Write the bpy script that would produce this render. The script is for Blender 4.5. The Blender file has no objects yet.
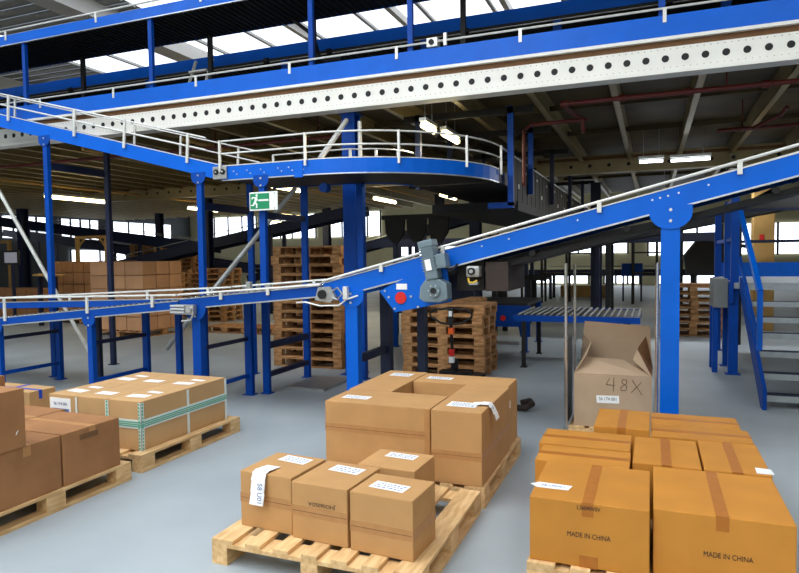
import bpy, math, random
from mathutils import Matrix, Vector
random.seed(7)
S = bpy.context.scene
COL = S.collection
PI = math.pi

# ------------------------------------------------------------------ materials
def lin(c):
    return tuple((x/12.92 if x <= .04045 else ((x+.055)/1.055)**2.4) for x in [v/255 for v in c])

def mat(name, rgb, rough=.6, metal=0., noise=0., scale=8., bump=0., bscale=60., emit=0., spec=.5, rgb2=None, vary=0., aniso=(1,1,1), clamp=(.35, .65)):
    m = bpy.data.materials.new(name); m.use_nodes = True
    nt = m.node_tree; b = nt.nodes['Principled BSDF']
    c = lin(rgb)
    b.inputs['Roughness'].default_value = rough
    b.inputs['Metallic'].default_value = metal
    b.inputs['Specular IOR Level'].default_value = spec
    b.inputs['Base Color'].default_value = (*c, 1)
    if noise or rgb2 or bump:
        tc = nt.nodes.new('ShaderNodeTexCoord'); mp = nt.nodes.new('ShaderNodeMapping')
        mp.inputs['Scale'].default_value = aniso
        nt.links.new(tc.outputs['Object'], mp.inputs['Vector'])
    if noise or rgb2:
        n = nt.nodes.new('ShaderNodeTexNoise'); n.inputs['Scale'].default_value = scale; n.inputs['Detail'].default_value = 6
        nt.links.new(mp.outputs[0], n.inputs['Vector'])
        r = nt.nodes.new('ShaderNodeValToRGB')
        c2 = lin(rgb2) if rgb2 else tuple(x*(1-noise) for x in c)
        r.color_ramp.elements[0].position = clamp[0]; r.color_ramp.elements[1].position = clamp[1]
        r.color_ramp.elements[0].color = (*c2, 1); r.color_ramp.elements[1].color = (*c, 1)
        nt.links.new(n.outputs['Fac'], r.inputs['Fac'])
        out = r.outputs['Color']
        if vary:
            oi = nt.nodes.new('ShaderNodeObjectInfo'); hv = nt.nodes.new('ShaderNodeHueSaturation')
            mr = nt.nodes.new('ShaderNodeMapRange'); mr.inputs['To Min'].default_value = 1-vary; mr.inputs['To Max'].default_value = 1+vary
            nt.links.new(oi.outputs['Random'], mr.inputs['Value']); nt.links.new(mr.outputs[0], hv.inputs['Value'])
            nt.links.new(out, hv.inputs['Color']); out = hv.outputs['Color']
        nt.links.new(out, b.inputs['Base Color'])
    if bump:
        n2 = nt.nodes.new('ShaderNodeTexNoise'); n2.inputs['Scale'].default_value = bscale; n2.inputs['Detail'].default_value = 4
        nt.links.new(mp.outputs[0], n2.inputs['Vector'])
        bp = nt.nodes.new('ShaderNodeBump'); bp.inputs['Strength'].default_value = bump; bp.inputs['Distance'].default_value = .01
        nt.links.new(n2.outputs['Fac'], bp.inputs['Height']); nt.links.new(bp.outputs[0], b.inputs['Normal'])
    if emit:
        b.inputs['Emission Color'].default_value = (*c, 1); b.inputs['Emission Strength'].default_value = emit
    return m

M = {
 'floor': mat('concrete_floor', (172,180,184), .5, rgb2=(153,162,167), scale=.9, bump=.04, bscale=30, spec=.35, clamp=(.3,.7)),
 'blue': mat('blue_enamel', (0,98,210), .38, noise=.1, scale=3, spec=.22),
 'blue2': mat('shaded_blue_enamel', (0,70,164), .45, noise=.15, scale=4, spec=.2),  # same blue enamel, darkened in colour for posts standing in shade
 'navy': mat('shaded_blue_steel', (10,26,62), .55, noise=.2, scale=4),  # blue steel in deeper shade, the shade mixed into the colour
 'black': mat('black_steel', (12,12,14), .65, noise=.3, scale=8),
 'rubber': mat('black_rubber', (22,22,24), .55, noise=.2, scale=12),
 'white': mat('white_girder_paint', (240,238,230), .45, noise=.05, scale=3),
 'rail': mat('galvanised_tube', (226,226,220), .35, .25, noise=.12, scale=14),
 'galv': mat('galvanised_sheet', (176,178,176), .42, .55, noise=.2, scale=9),
 'alu': mat('aluminium', (205,208,210), .3, .7, noise=.08, scale=20),
 'chrome': mat('chromed_roller', (220,222,225), .22, .9, noise=.05, scale=20),
 'motor': mat('grey_motor_enamel', (112,132,142), .45, noise=.15, scale=12),
 'red': mat('red_enamel', (214,30,22), .4, noise=.08, scale=10),
 'orange': mat('orange_enamel', (240,96,24), .5, noise=.08, scale=10),
 'redpipe': mat('dark_red_pipe_paint', (96,26,20), .5, noise=.2, scale=6),
 'card': mat('tan_cardboard', (196,150,98), .75, noise=.1, scale=5, bump=.12, bscale=9, vary=.04, spec=.2),
 'cardb': mat('brown_cardboard', (166,118,78), .75, noise=.18, scale=5, bump=.2, bscale=7, vary=.04, spec=.2),
 'cardl': mat('light_cardboard', (200,160,112), .75, noise=.08, scale=5, bump=.1, bscale=9, vary=.04, spec=.2),
 'cardo': mat('orange_cardboard', (200,134,50), .65, noise=.12, scale=4, bump=.2, bscale=7, vary=.04, spec=.35),
 'cardg': mat('greyish_cardboard', (186,160,132), .8, noise=.1, scale=4, bump=.15, bscale=7, spec=.2),
 'cardp': mat('stored_cardboard', (206,156,116), .8, noise=.15, scale=3, vary=.12, spec=.2),
 'tape': mat('brown_packing_tape', (184,134,84), .45, noise=.1, scale=20, spec=.3),
 'tapeo': mat('amber_packing_tape', (176,108,38), .5, noise=.12, scale=20, spec=.3),
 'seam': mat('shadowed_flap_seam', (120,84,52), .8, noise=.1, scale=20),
 'paper': mat('white_paper', (244,244,242), .6, noise=.03, scale=30),
 'ink': mat('black_ink', (52,40,32), .7, noise=.1, scale=30),
 'inkb': mat('blue_grey_ink', (92,110,160), .7, noise=.1, scale=30),
 'penc': mat('brown_marker_ink', (110,90,72), .8, noise=.1, scale=30),
 'strapg': mat('green_strap', (92,176,150), .4, noise=.1, scale=30),
 'strapw': mat('white_strap', (226,232,224), .4, noise=.05, scale=30),
 'strapb': mat('blue_strap', (20,78,200), .4, noise=.1, scale=30),
 'wood': mat('new_pallet_wood', (230,194,142), .7, rgb2=(204,162,110), scale=6, bump=.15, bscale=25, vary=.1, aniso=(6,1,6), spec=.25),
 'woodo': mat('weathered_pallet_wood', (196,148,100), .8, rgb2=(140,98,62), scale=6, bump=.15, bscale=25, vary=.15, aniso=(1,4,4), spec=.2),
 'woodt': mat('tan_painted_wood', (190,150,84), .6, noise=.12, scale=4),
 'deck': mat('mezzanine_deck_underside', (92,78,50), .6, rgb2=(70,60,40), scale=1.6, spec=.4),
 'joist': mat('galvanised_joist', (168,152,112), .4, .35, noise=.15, scale=5),
 'roof': mat('corrugated_roof_sheet', (172,176,174), .5, noise=.12, scale=2),
 'roofw': mat('white_roof_girder', (228,228,224), .5, noise=.05, scale=2),
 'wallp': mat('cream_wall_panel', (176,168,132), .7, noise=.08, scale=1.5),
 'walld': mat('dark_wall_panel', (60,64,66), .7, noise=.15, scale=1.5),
 'sign': mat('green_sign_enamel', (10,140,92), .4, noise=.04, scale=20),
 'signw': mat('white_sign_enamel', (240,246,240), .4, noise=.03, scale=20),
 'screen': mat('grey_screen', (150,150,160), .3, emit=.35),
 'lamp': mat('fluorescent_lamp', (255,236,180), .4, emit=9),
 'lampw': mat('white_fluorescent_lamp', (240,246,255), .4, emit=5),
 'glass': mat('daylit_window_glass', (236,244,255), .3, emit=3.2),
 'sky': mat('daylit_skylight_panel', (242,247,255), .3, emit=1.5),
 'tread': mat('steel_stair_tread', (176,184,188), .5, .2, noise=.15, scale=12),
 'mesh': mat('dark_brown_scrap', (52,40,34), .7, noise=.2, scale=12),
 'dirtw': mat('grey_plastic_sheet', (120,124,122), .5, noise=.15, scale=5),
 'yellow': mat('yellow_enamel', (230,190,40), .5, noise=.05, scale=12),
}

# ------------------------------------------------------------------ mesh builder
class MB:
    def __init__(s): s.v=[]; s.f=[]
    def add(s, vs, fs):
        o=len(s.v); s.v += [Vector(v) for v in vs]; s.f += [tuple(i+o for i in f) for f in fs]; return s
    def box(s,x0,y0,z0,x1,y1,z1):
        return s.add([(x0,y0,z0),(x1,y0,z0),(x1,y1,z0),(x0,y1,z0),(x0,y0,z1),(x1,y0,z1),(x1,y1,z1),(x0,y1,z1)],
          [(0,3,2,1),(4,5,6,7),(0,1,5,4),(1,2,6,5),(2,3,7,6),(3,0,4,7)])
    def hexa(s, p):   # 8 corners, bottom ring then top ring
        return s.add(p,[(0,3,2,1),(4,5,6,7),(0,1,5,4),(1,2,6,5),(2,3,7,6),(3,0,4,7)])
    def bar(s,p,q,w,h,up=(0,0,1)):
        p=Vector(p);q=Vector(q);d=(q-p).normalized();up=Vector(up)
        if abs(d.dot(up))>.99: up=Vector((0,1,0))
        a=d.cross(up).normalized()*w/2; b=a.cross(d).normalized()*h/2
        return s.hexa([p-a-b,p+a-b,q+a-b,q-a-b,p-a+b,p+a+b,q+a+b,q-a+b])
    def tube(s,p,q,r,n=8,cap=True):
        p=Vector(p);q=Vector(q);d=(q-p).normalized();up=Vector((0,0,1)) if abs(d.z)<.95 else Vector((1,0,0))
        a=d.cross(up).normalized();b=a.cross(d)
        vs=[];
        for c in (p,q):
            for i in range(n):
                t=2*PI*i/n; vs.append(c+a*math.cos(t)*r+b*math.sin(t)*r)
        fs=[(i,(i+1)%n,n+(i+1)%n,n+i) for i in range(n)]
        if cap: fs += [tuple(range(n))[::-1], tuple(range(n,2*n))]
        return s.add(vs,fs)
    def path(s,pts,r,n=8):
        pts=[Vector(p) for p in pts]; N=len(pts); rings=[]
        for i,p in enumerate(pts):
            d=(pts[min(i+1,N-1)]-pts[max(i-1,0)]).normalized()
            up=Vector((0,0,1)) if abs(d.z)<.9 else Vector((0,1,0))
            a=d.cross(up).normalized();b=a.cross(d)
            rings.append([p+a*math.cos(2*PI*k/n)*r+b*math.sin(2*PI*k/n)*r for k in range(n)])
        vs=[v for rg in rings for v in rg]; fs=[]
        for i in range(N-1):
            for k in range(n):
                k2=(k+1)%n; fs.append((i*n+k,i*n+k2,(i+1)*n+k2,(i+1)*n+k))
        fs += [tuple(range(n))[::-1], tuple(range((N-1)*n,N*n))]
        return s.add(vs,fs)
    def sweep(s,pts,prof):
        """sweep a closed (offset, z) profile along a polyline; offset is to the left of travel, in plan"""
        pts=[Vector(p) for p in pts];N=len(pts);n=len(prof);vs=[]
        for i,p in enumerate(pts):
            d=(pts[min(i+1,N-1)]-pts[max(i-1,0)]); d.z=0; d.normalize(); l=Vector((-d.y,d.x,0))
            for (o,z) in prof: vs.append(p+l*o+Vector((0,0,z)))
        fs=[]
        for i in range(N-1):
            for k in range(n):
                k2=(k+1)%n; fs.append((i*n+k,(i+1)*n+k,(i+1)*n+k2,i*n+k2))
        fs += [tuple(range(n)), tuple(range((N-1)*n,N*n))[::-1]]
        return s.add(vs,fs)
    def prism(s,poly,d0,d1,ax='y'):
        """poly of 2-D points extruded along ax: 'y' -> (x,z), 'z' -> (x,y), 'x' -> (y,z)"""
        f={'y':lambda a,b,d:(a,d,b),'z':lambda a,b,d:(a,b,d),'x':lambda a,b,d:(d,a,b)}[ax]
        n=len(poly); vs=[f(a,b,d0) for a,b in poly]+[f(a,b,d1) for a,b in poly]
        fs=[tuple(range(n)),tuple(range(n,2*n))[::-1]]+[(i,n+i,n+(i+1)%n,(i+1)%n) for i in range(n)]
        return s.add(vs,fs)
    def disc(s,c,r,d0,d1,ax='y',n=20):
        return s.prism([(c[0]+r*math.cos(2*PI*i/n),c[1]+r*math.sin(2*PI*i/n)) for i in range(n)],d0,d1,ax)
    def build(s,name,m,parent=None,bevel=0.,smooth=False,world=True):
        import bmesh
        me=bpy.data.meshes.new(name)
        vs=s.v
        if parent is not None and world: inv=parent.matrix_basis.inverted() if not parent.parent else (parent.parent.matrix_basis@parent.matrix_basis).inverted(); vs=[inv@v for v in vs]
        loc=None
        if parent is None:
            xs=[v.x for v in vs];ys=[v.y for v in vs];zs=[v.z for v in vs]
            loc=Vector(((min(xs)+max(xs))/2,(min(ys)+max(ys))/2,min(zs))); vs=[v-loc for v in vs]
        me.from_pydata([tuple(v) for v in vs],[],s.f); me.materials.append(M[m] if isinstance(m,str) else m)
        bm=bmesh.new();bm.from_mesh(me);bmesh.ops.recalc_face_normals(bm,faces=bm.faces)
        if bevel: bmesh.ops.bevel(bm,geom=bm.edges[:],offset=bevel,segments=2,affect='EDGES',profile=.6)
        bm.to_mesh(me);bm.free()
        if smooth:
            for p in me.polygons: p.use_smooth=True
        o=bpy.data.objects.new(name,me);COL.objects.link(o)
        if parent is not None: o.parent=parent
        else: o.location=loc
        return o

def B(*a): return MB().box(*a)
def tag(o,label=None,cat=None,group=None,kind=None):
    if label:o['label']=label
    if cat:o['category']=cat
    if group:o['group']=group
    if kind:o['kind']=kind
    return o
def thing(name,label,cat,loc=(0,0,0),rz=0,group=None):
    o=bpy.data.objects.new(name,None);COL.objects.link(o);o.location=loc;o.rotation_euler=(0,0,rz)
    o.matrix_basis=Matrix.Translation(loc)@Matrix.Rotation(rz,4,'Z'); o.empty_display_size=.1
    return tag(o,label,cat,group)
def struct(o): o['kind']='structure'; return o
def copy_tree(o,parent=None):
    c=o.copy();COL.objects.link(c)
    if parent is not None:c.parent=parent
    for ch in o.children: copy_tree(ch,c)
    return c
ORD=['bottom','second','third','fourth','fifth','sixth','seventh','eighth','ninth','tenth','eleventh','twelfth','thirteenth','fourteenth','fifteenth','sixteenth','seventeenth']

def text(s,size,origin,xdir,ydir,m,parent,name='printed_text',extr=.0004,align='CENTER',sx=1.):
    cu=bpy.data.curves.new(name,'FONT');cu.body=s;cu.size=size;cu.extrude=extr;cu.align_x=align;cu.align_y='CENTER'
    o=bpy.data.objects.new(name,cu);COL.objects.link(o)
    bpy.context.view_layer.update()
    me=bpy.data.meshes.new_from_object(o.evaluated_get(bpy.context.evaluated_depsgraph_get()))
    bpy.data.objects.remove(o)
    x=Vector(xdir).normalized();y=Vector(ydir).normalized();z=x.cross(y)
    T=Matrix(((x.x,y.x,z.x,origin[0]),(x.y,y.y,z.y,origin[1]),(x.z,y.z,z.z,origin[2]),(0,0,0,1)))@Matrix.Diagonal((sx,1,1,1))
    me.transform(T)
    w=Matrix()
    p=parent
    while p is not None: w=p.matrix_basis@w; p=p.parent
    me.transform(w.inverted()); me.materials.clear(); me.materials.append(M[m])
    t=bpy.data.objects.new(name,me);COL.objects.link(t);t.parent=parent
    return t

# ------------------------------------------------------------------ camera
f_px,pitch,roll,yaw,H=635.,math.radians(2.7),math.radians(-.76),math.radians(21.7),1.7
def cam_rows():
    cy,sy=math.cos(yaw),math.sin(yaw)
    def w2c(v):
        x,y,z=v; a=x*cy+y*sy; b=-x*sy+y*cy
        zc=b*math.cos(pitch)-z*math.sin(pitch); yd=-(z*math.cos(pitch)+b*math.sin(pitch))
        c,s=math.cos(roll),math.sin(roll); return (a*c-yd*s,a*s+yd*c,zc)
    e=[w2c(v) for v in ((1,0,0),(0,1,0),(0,0,1))]
    return [Vector((e[0][i],e[1][i],e[2][i])) for i in range(3)]
R=cam_rows()
cd=bpy.data.cameras.new('camera');cam=bpy.data.objects.new('camera',cd);COL.objects.link(cam)
X,Y,Z=R[0],-R[1],-R[2]
cam.matrix_world=Matrix(((X.x,Y.x,Z.x,0),(X.y,Y.y,Z.y,0),(X.z,Y.z,Z.z,H),(0,0,0,1)))
cd.sensor_width=36;cd.lens=f_px/799*36;cd.clip_end=200;cd.clip_start=.05
S.camera=cam

# ------------------------------------------------------------------ the hall
RZ=8.2
XL,XR,YN,YF=-30.,9.,-7.,36.
struct(B(XL,YN,-.1,XR,YF,0).build('floor','floor'))
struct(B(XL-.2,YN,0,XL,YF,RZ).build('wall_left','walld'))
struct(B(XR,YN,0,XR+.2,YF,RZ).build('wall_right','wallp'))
struct(B(XL-.2,YF,0,XR+.2,YF+.2,RZ).build('wall_far','wallp'))
struct(B(XL-.2,YN-.2,0,XR+.2,YN,RZ).build('wall_near','wallp'))
# corrugated roof, the ribs running across the hall, with long skylight strips between white girders
sky=[(-26,-22.4),(-20.4,-17.6),(-12.4,-9.4),(-9.2,-6.4),(-6.2,-3.6),(-3.4,-1.4),(1.6,4.4),(5.4,7.4)]
solid=[];x=XL
for a,b in sky: solid.append((x,a)); x=b
solid.append((x,XR))
rf=MB()
for a,b in solid:
    y=YN
    n=0
    while y<13.7:
        z=RZ+(0 if n%2==0 else .07)
        rf.box(a,y,z,b,y+.22,z+.05); y+=.22; n+=1
for a,b in sky:
    if b>-9:
        y=6.55;n=0
        while y<13.7:
            z=RZ+(0 if n%2==0 else .07); rf.box(a,y,z,b,y+.22,z+.05); y+=.22; n+=1
y=13.78;n=0
while y<YF-.01:
    z=RZ+(0 if n%2==0 else .07)
    for a,b in ((XL,-17.8),(-2.2,XR)): rf.box(a,y,z,b,y+.22,z+.05)
    if y>27: rf.box(-17.8,y,z,-2.2,y+.22,z+.05)
    y+=.22;n+=1
struct(rf.build('ceiling','roof'))
for k,(a,b) in enumerate(sky):
    o=struct(B(a,YN,RZ+.06,b,(13.75 if b<-9 else 6.5),RZ+.1).build('window_%d'%(k+1),'sky'))
    g=MB(); y=YN
    while y<(13.7 if b<-9 else 6.4): g.box(a,y,RZ+.0,b,y+.06,RZ+.05); y+=1.9
    g.build('glazing_bar','galv',o)
for k,xg in enumerate((-21.5,-13.3,-9.3,-6.3,-3.5,-.9,.6,4.9)):
    g=MB(); w=.3 if xg in(-21.5,-13.3,-.9) else .07
    g.box(xg-w,YN,RZ-.12-w,xg+w,YF,RZ-.005)
    struct(g.build('trim_%d'%(k+1),'roofw'))
for k in range(9):
    a=-17.8+k*15.6/9; o=struct(B(a+.04,13.8,RZ+.06,a+15.6/9-.04,27,RZ+.1).build('window_%d'%(k+9),'sky'))
    g=MB(); g.box(a-.05,13.8,RZ-.02,a+.05,27,RZ+.055)
    for yy in (18,22.5): g.box(a,yy,RZ-.01,a+15.6/9,yy+.05,RZ+.055)
    g.build('glazing_bar','galv',o)
# lit windows in the far and left walls
n=20
def window(x0,y0,z0,x1,y1,z1,bars):
    global n; n+=1
    o=struct(B(x0,y0,z0,x1,y1,z1).build('window_%d'%n,'glass'))
    fr=MB()
    for i in range(bars+1):
        t=i/bars
        if x1-x0>y1-y0:
            xx=x0+(x1-x0)*t; fr.box(xx-.05,y0-.06,z0-.05,xx+.05,y0-.005,z1+.05)
        else:
            yy=y0+(y1-y0)*t; fr.box(x1+.005,yy-.05,z0-.05,x1+.06,yy+.05,z1+.05)
    fr.build('window_frame','walld',o)
for a,b in ((-29,-24.5),(-23.5,-20),(-19,-15.5)): window(a,YF-.06,3.0,b,YF-.01,4.5,4)
for a,b in ((-14.5,-10.5),(-9.6,-5.6),(-4.6,-1.2)): window(a,YF-.06,1.75,b,YF-.01,2.5,4)
for a,b in ((-.2,3.3),(3.6,6.8)): window(a,YF-.06,1.6,b,YF-.01,3.1,3)
for a,b in ((-15,-12.4),(-7,-3.2),(-2.4,-.6),(.3,3.0)): window(a,YF-.06,.12,b,YF-.01,.75,3)
for a,b in ((17,21),(22,24.6),(25.4,28),(29,34)): window(XL+.01,a,2.9,XL+.06,b,4.0,4)
for a,b in ((18,20),(26,30)): window(XL+.01,a,1.5,XL+.06,b,2.3,2)

# ------------------------------------------------------------------ mezzanine
MZ=3.72
gx0,gx1=-17.,3.4
def girder(name,label,y,x0,x1,zb,holes_x0,pitchx,col='white',dots=True):
    t=thing(name,label,'girder',((x0+x1)/2,y,zb),0)
    b=MB(); b.box(x0,y,zb+.06,x1,y+.02,zb+.33)
    b.build('web',col,t)
    MB().box(x0,y-.06,zb+.02,x1,y+.16,zb+.06).box(x0,y-.03,zb+.06,x1,y-.015,zb+.09).build('bottom_flange',col,t)
    B(x0,y-.05,zb+.40,x1,y+.16,zb+.437).build('top_flange',col,t)
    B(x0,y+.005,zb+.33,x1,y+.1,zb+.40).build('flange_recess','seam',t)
    h=MB(); hx=holes_x0; d=MB(); k=0
    while hx<x1-.1:
        if hx>x0+.1: h.disc((hx,zb+.20),.040,y-.003,y-.0005,'y',14)
        hx+=pitchx
    h.build('web_hole','black',t)['kind']='stuff'
    if dots:
        xx=x0
        while xx<x1:
            for dz in (.095,.30): d.box(xx,y-.002,zb+dz,xx+.009,y-.0005,zb+dz+.009)
            xx+=.069
        d.build('bolt_hole','seam',t)['kind']='stuff'
    return t
girder('perforated_girder','long white perforated steel girder across the front edge of the mezzanine',8.0,gx0,gx1,MZ,-15.225,.2075)
girder('perforated_girder','dull perforated girder crossing deep under the mezzanine ceiling',15.3,gx0,gx1,MZ-.2,-15.2,.42,'joist',False)
# deck underside with joists running to the back
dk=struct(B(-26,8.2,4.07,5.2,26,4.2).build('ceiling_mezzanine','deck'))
xj=-25.9; kk=9
while xj<5.2:
    j=MB(); 
    j.box(xj-.045,8.2,3.80,xj-.035,26,4.068); j.box(xj-.045,8.2,3.80,xj+.045,26,3.812); j.box(xj-.045,8.2,4.055,xj+.045,26,4.068)
    kk+=1; struct(j.build('trim_%d'%kk,'joist')); xj+=1.017 if xj>-10 else .678
# cross bridging strips seen from below
for i,yy in enumerate((10.4,12.7,17.6,20.2)):
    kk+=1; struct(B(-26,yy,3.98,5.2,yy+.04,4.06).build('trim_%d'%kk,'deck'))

# mezzanine columns
def hcol(x,y,lab,w=.31,z1=MZ,m='blue2'):
    t=thing('steel_column',lab,'column',(x,y,0))
    b=MB(); b.box(x-w/2,y-w/2,0.012,x+w/2,y-w/2+.02,z1-.012); b.box(x-w/2,y+w/2-.02,.012,x+w/2,y+w/2,z1-.012); b.box(x-.01,y-w/2+.02,.012,x+.01,y+w/2-.02,z1-.012)
    b.build('column_profile',m,t)
    B(x-w*.8,y-w*.8,0,x+w*.8,y+w*.8,.012).build('base_plate',m,t)
    B(x-w*.7,y-w*.6,z1-.012,x+w*.7,y+w*.6,z1).build('head_plate',m,t)
    return t
c=hcol(-4.02,8.3,'blue H-section column under the white girder behind the curved conveyor',w=.2,z1=MZ+.02)
MB().tube((-3.82,8.17,.05),(-3.82,8.17,3.6),.03,10).build('conduit','rail',c)
hcol(-12.3,8.35,'blue column under the far left end of the white girder',z1=MZ+.02)
hcol(3.2,8.35,'blue column under the right end of the white girder',z1=MZ+.02)
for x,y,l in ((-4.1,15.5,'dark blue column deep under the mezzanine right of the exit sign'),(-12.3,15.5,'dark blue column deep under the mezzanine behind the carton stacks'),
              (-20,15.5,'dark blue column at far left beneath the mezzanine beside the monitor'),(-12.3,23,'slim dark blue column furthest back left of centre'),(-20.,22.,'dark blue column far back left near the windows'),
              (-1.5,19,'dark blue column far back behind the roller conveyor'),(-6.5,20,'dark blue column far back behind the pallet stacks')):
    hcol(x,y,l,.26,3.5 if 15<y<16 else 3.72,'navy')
o=B(2.02,15.5,0,2.42,15.9,3.7).build('square_column','woodt',bevel=.01); tag(o,'tan square column behind the blue stairs','column')
o2=B(2.13,15.49,1.95,2.22,15.498,2.07).build('notice','red',o)

# ------------------------------------------------------------------ overhead conveyors on the mezzanine
def plain_conveyor(lab,x0,x1,y0,y1,z0,z1,railz,m='blue',under='black',stub=1.65,off=0.3,front_lip=True,rail=True):
    t=thing('overhead_conveyor',lab,'conveyor',((x0+x1)/2,(y0+y1)/2,z0))
    B(x0,y0,z0,x1,y0+.03,z1).build('side_frame',m,t)
    B(x0,y1-.03,z0,x1,y1,z1).build('side_frame',m,t)
    u=MB(); u.box(x0,y0+.03,z0+.005,x1,y1-.03,z0+.02); xx=x0
    while xx<x1: u.box(xx,y0+.03,z0-.012,xx+.03,y1-.03,z0+.005); xx+=.11
    u.build('underside_sheet',under,t)
    B(x0,y0+.04,z1-.05,x1,y1-.04,z1-.03).build('belt','rubber',t)
    if front_lip: B(x0,y0-.004,z0-.012,x1,y0+.03,z0).build('edge_trim','alu',t)
    if rail:
        MB().tube((x0,y0+.0,railz),(x1,y0+.0,railz),.014,6).build('guide_rail','rail',t)
        MB().tube((x0,y1,railz),(x1,y1,railz),.014,6).build('guide_rail','rail',t)
        xx=x0+off; first=None
        while xx<x1:
            if first is None: first=B(xx-.02,y0-.012,z1-.08,xx+.02,y0,railz+.01).build('rail_bracket','rail',t); x00=xx
            else:
                c=first.copy();COL.objects.link(c);c.location.x=xx-x00
            xx+=stub
    return t
c1=plain_conveyor('blue conveyor lying along the white girder at the mezzanine edge',-17,3.4,8.0,8.95,MZ+.441,4.412,4.49,off=.62)
c2=plain_conveyor('second blue conveyor raised on stubs behind the girder-edge conveyor',-17,3.4,9.6,10.75,5.12,5.36,5.44,off=.3,rail=False)
for xs in (-15.4,-12.5,-8.9,-5.9,-3.35,-1.3,.9):
    MB().box(xs-.06,9.6,4.2,xs+.06,9.7,5.12).build('support_stub','blue2',c2)
c3=plain_conveyor('topmost blue conveyor high above the mezzanine with black underside',-17,3.4,8.0,9.15,5.5,5.66,5.74,off=.15,stub=2.1)
for i,xs in enumerate((-13.0,-10.18,-7.38,-4.5,-3.0,.09)):
    MB().box(xs-.036,8.03,4.42,xs+.036,8.09,5.5).build('support_post','blue2',c3)
for i,xs in enumerate((-12.7,-9.9,-7.0,-5.0,-2.55)):
    MB().box(xs-.036,9.0,4.2,xs+.036,9.06,5.5).build('support_post','black',c3)
# black pipes slung beneath the top conveyor
for z,y,lab in ((5.05,9.35,'upper black pipe running between the overhead conveyors'),):
    p=MB().tube((-17,y,z),(3.4,y,z),.022,8)
    for xs in (-14,-10.6,-6.1,-4.9,-2.6,0.2): p.tube((xs-.04,y,z),(xs+.04,y,z),.045,8)
    tag(p.build('black_pipe','black'),lab,'pipe')
p=MB().path([(-5.35,9.0,5.5),(-5.05,9.1,5.25),(-5.0,9.2,4.95),(-4.9,9.2,4.85),(-4.6,9.2,4.85)],.03,8).build('bent_pipe','black'); tag(p,'bent black pipe dropping beneath the top conveyor','pipe')
# small ladder and sensor on the mezzanine
t=thing('step_ladder','small white ladder leaning over the second overhead conveyor','ladder',(-7.35,9.3,4.42))
for dx in (0,.36): MB().bar((-7.62+dx,9.1,4.55),(-7.52+dx,9.3,5.2),.035,.04).build('ladder_rail','rail',t)
for z in (.3,.55): B(-7.58,9.16,4.42+z,-7.2,9.19,4.45+z).build('rung','rail',t)

# white pillars of the roof are out of the frame; small motor on the girder-edge conveyor
t=thing('drive_unit','small white drive unit on the girder-edge conveyor beside a post','motor',(-2.65,8.0,4.42))
B(-2.75,7.97,4.42,-2.6,8.1,4.54).build('drive_housing','rail',t,bevel=.01)
MB().disc((-2.68,4.48),.035,7.95,7.97).build('drive_shaft','black',t)
B(-2.52,7.98,4.42,-2.48,8.02,4.58).build('drive_bracket','rail',t)

# ------------------------------------------------------------------ lower conveyor line (front side Y 5.7, rear side 6.65)
LY0,LY1=5.7,6.65
def zl(x): return .883+.0906*(x+7.845)
def zi(x): return 1.424+.245*(x+2.475)
def leg(t,x,y,ztop,w=.1,disc=False,m='blue2',d=.1,foot=True):
    l=MB(); l.box(x-w/2,y,0.01,x+w/2,y+d,ztop)
    if foot: l.box(x-w*.8,y-.03,0,x+w*.8,y+d+.03,.012)
    o=l.build('leg',m,t)
    if disc:
        b=MB(); r=disc; poly=[]
        for i in range(17):
            a=PI+PI*i/16; poly.append((x+r*math.cos(a),ztop-.03+r*.85*math.sin(a)))
        poly=[(x-r,ztop+.03)]+poly+[(x+r,ztop+.03)]
        b.prism(poly,y-.012,y-.001); b.build('bracket_plate',m if m!='blue2' else 'blue2',o)
        q=MB(); q.disc((x,ztop-.01),.013,y-.018,y-.012,n=8); q.disc((x,ztop-.1),.013,y-.018,y-.012,n=8); q.build('bolt','alu',o)
    return o
def sloped(x0,x1,zf,h,y0,y1,o=0):
    return MB().hexa([(x0,y0,zf(x0)+o),(x1,y0,zf(x1)+o),(x1,y1,zf(x1)+o),(x0,y1,zf(x0)+o),(x0,y0,zf(x0)+o+h),(x1,y0,zf(x1)+o+h),(x1,y1,zf(x1)+o+h),(x0,y1,zf(x0)+o+h)])
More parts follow.
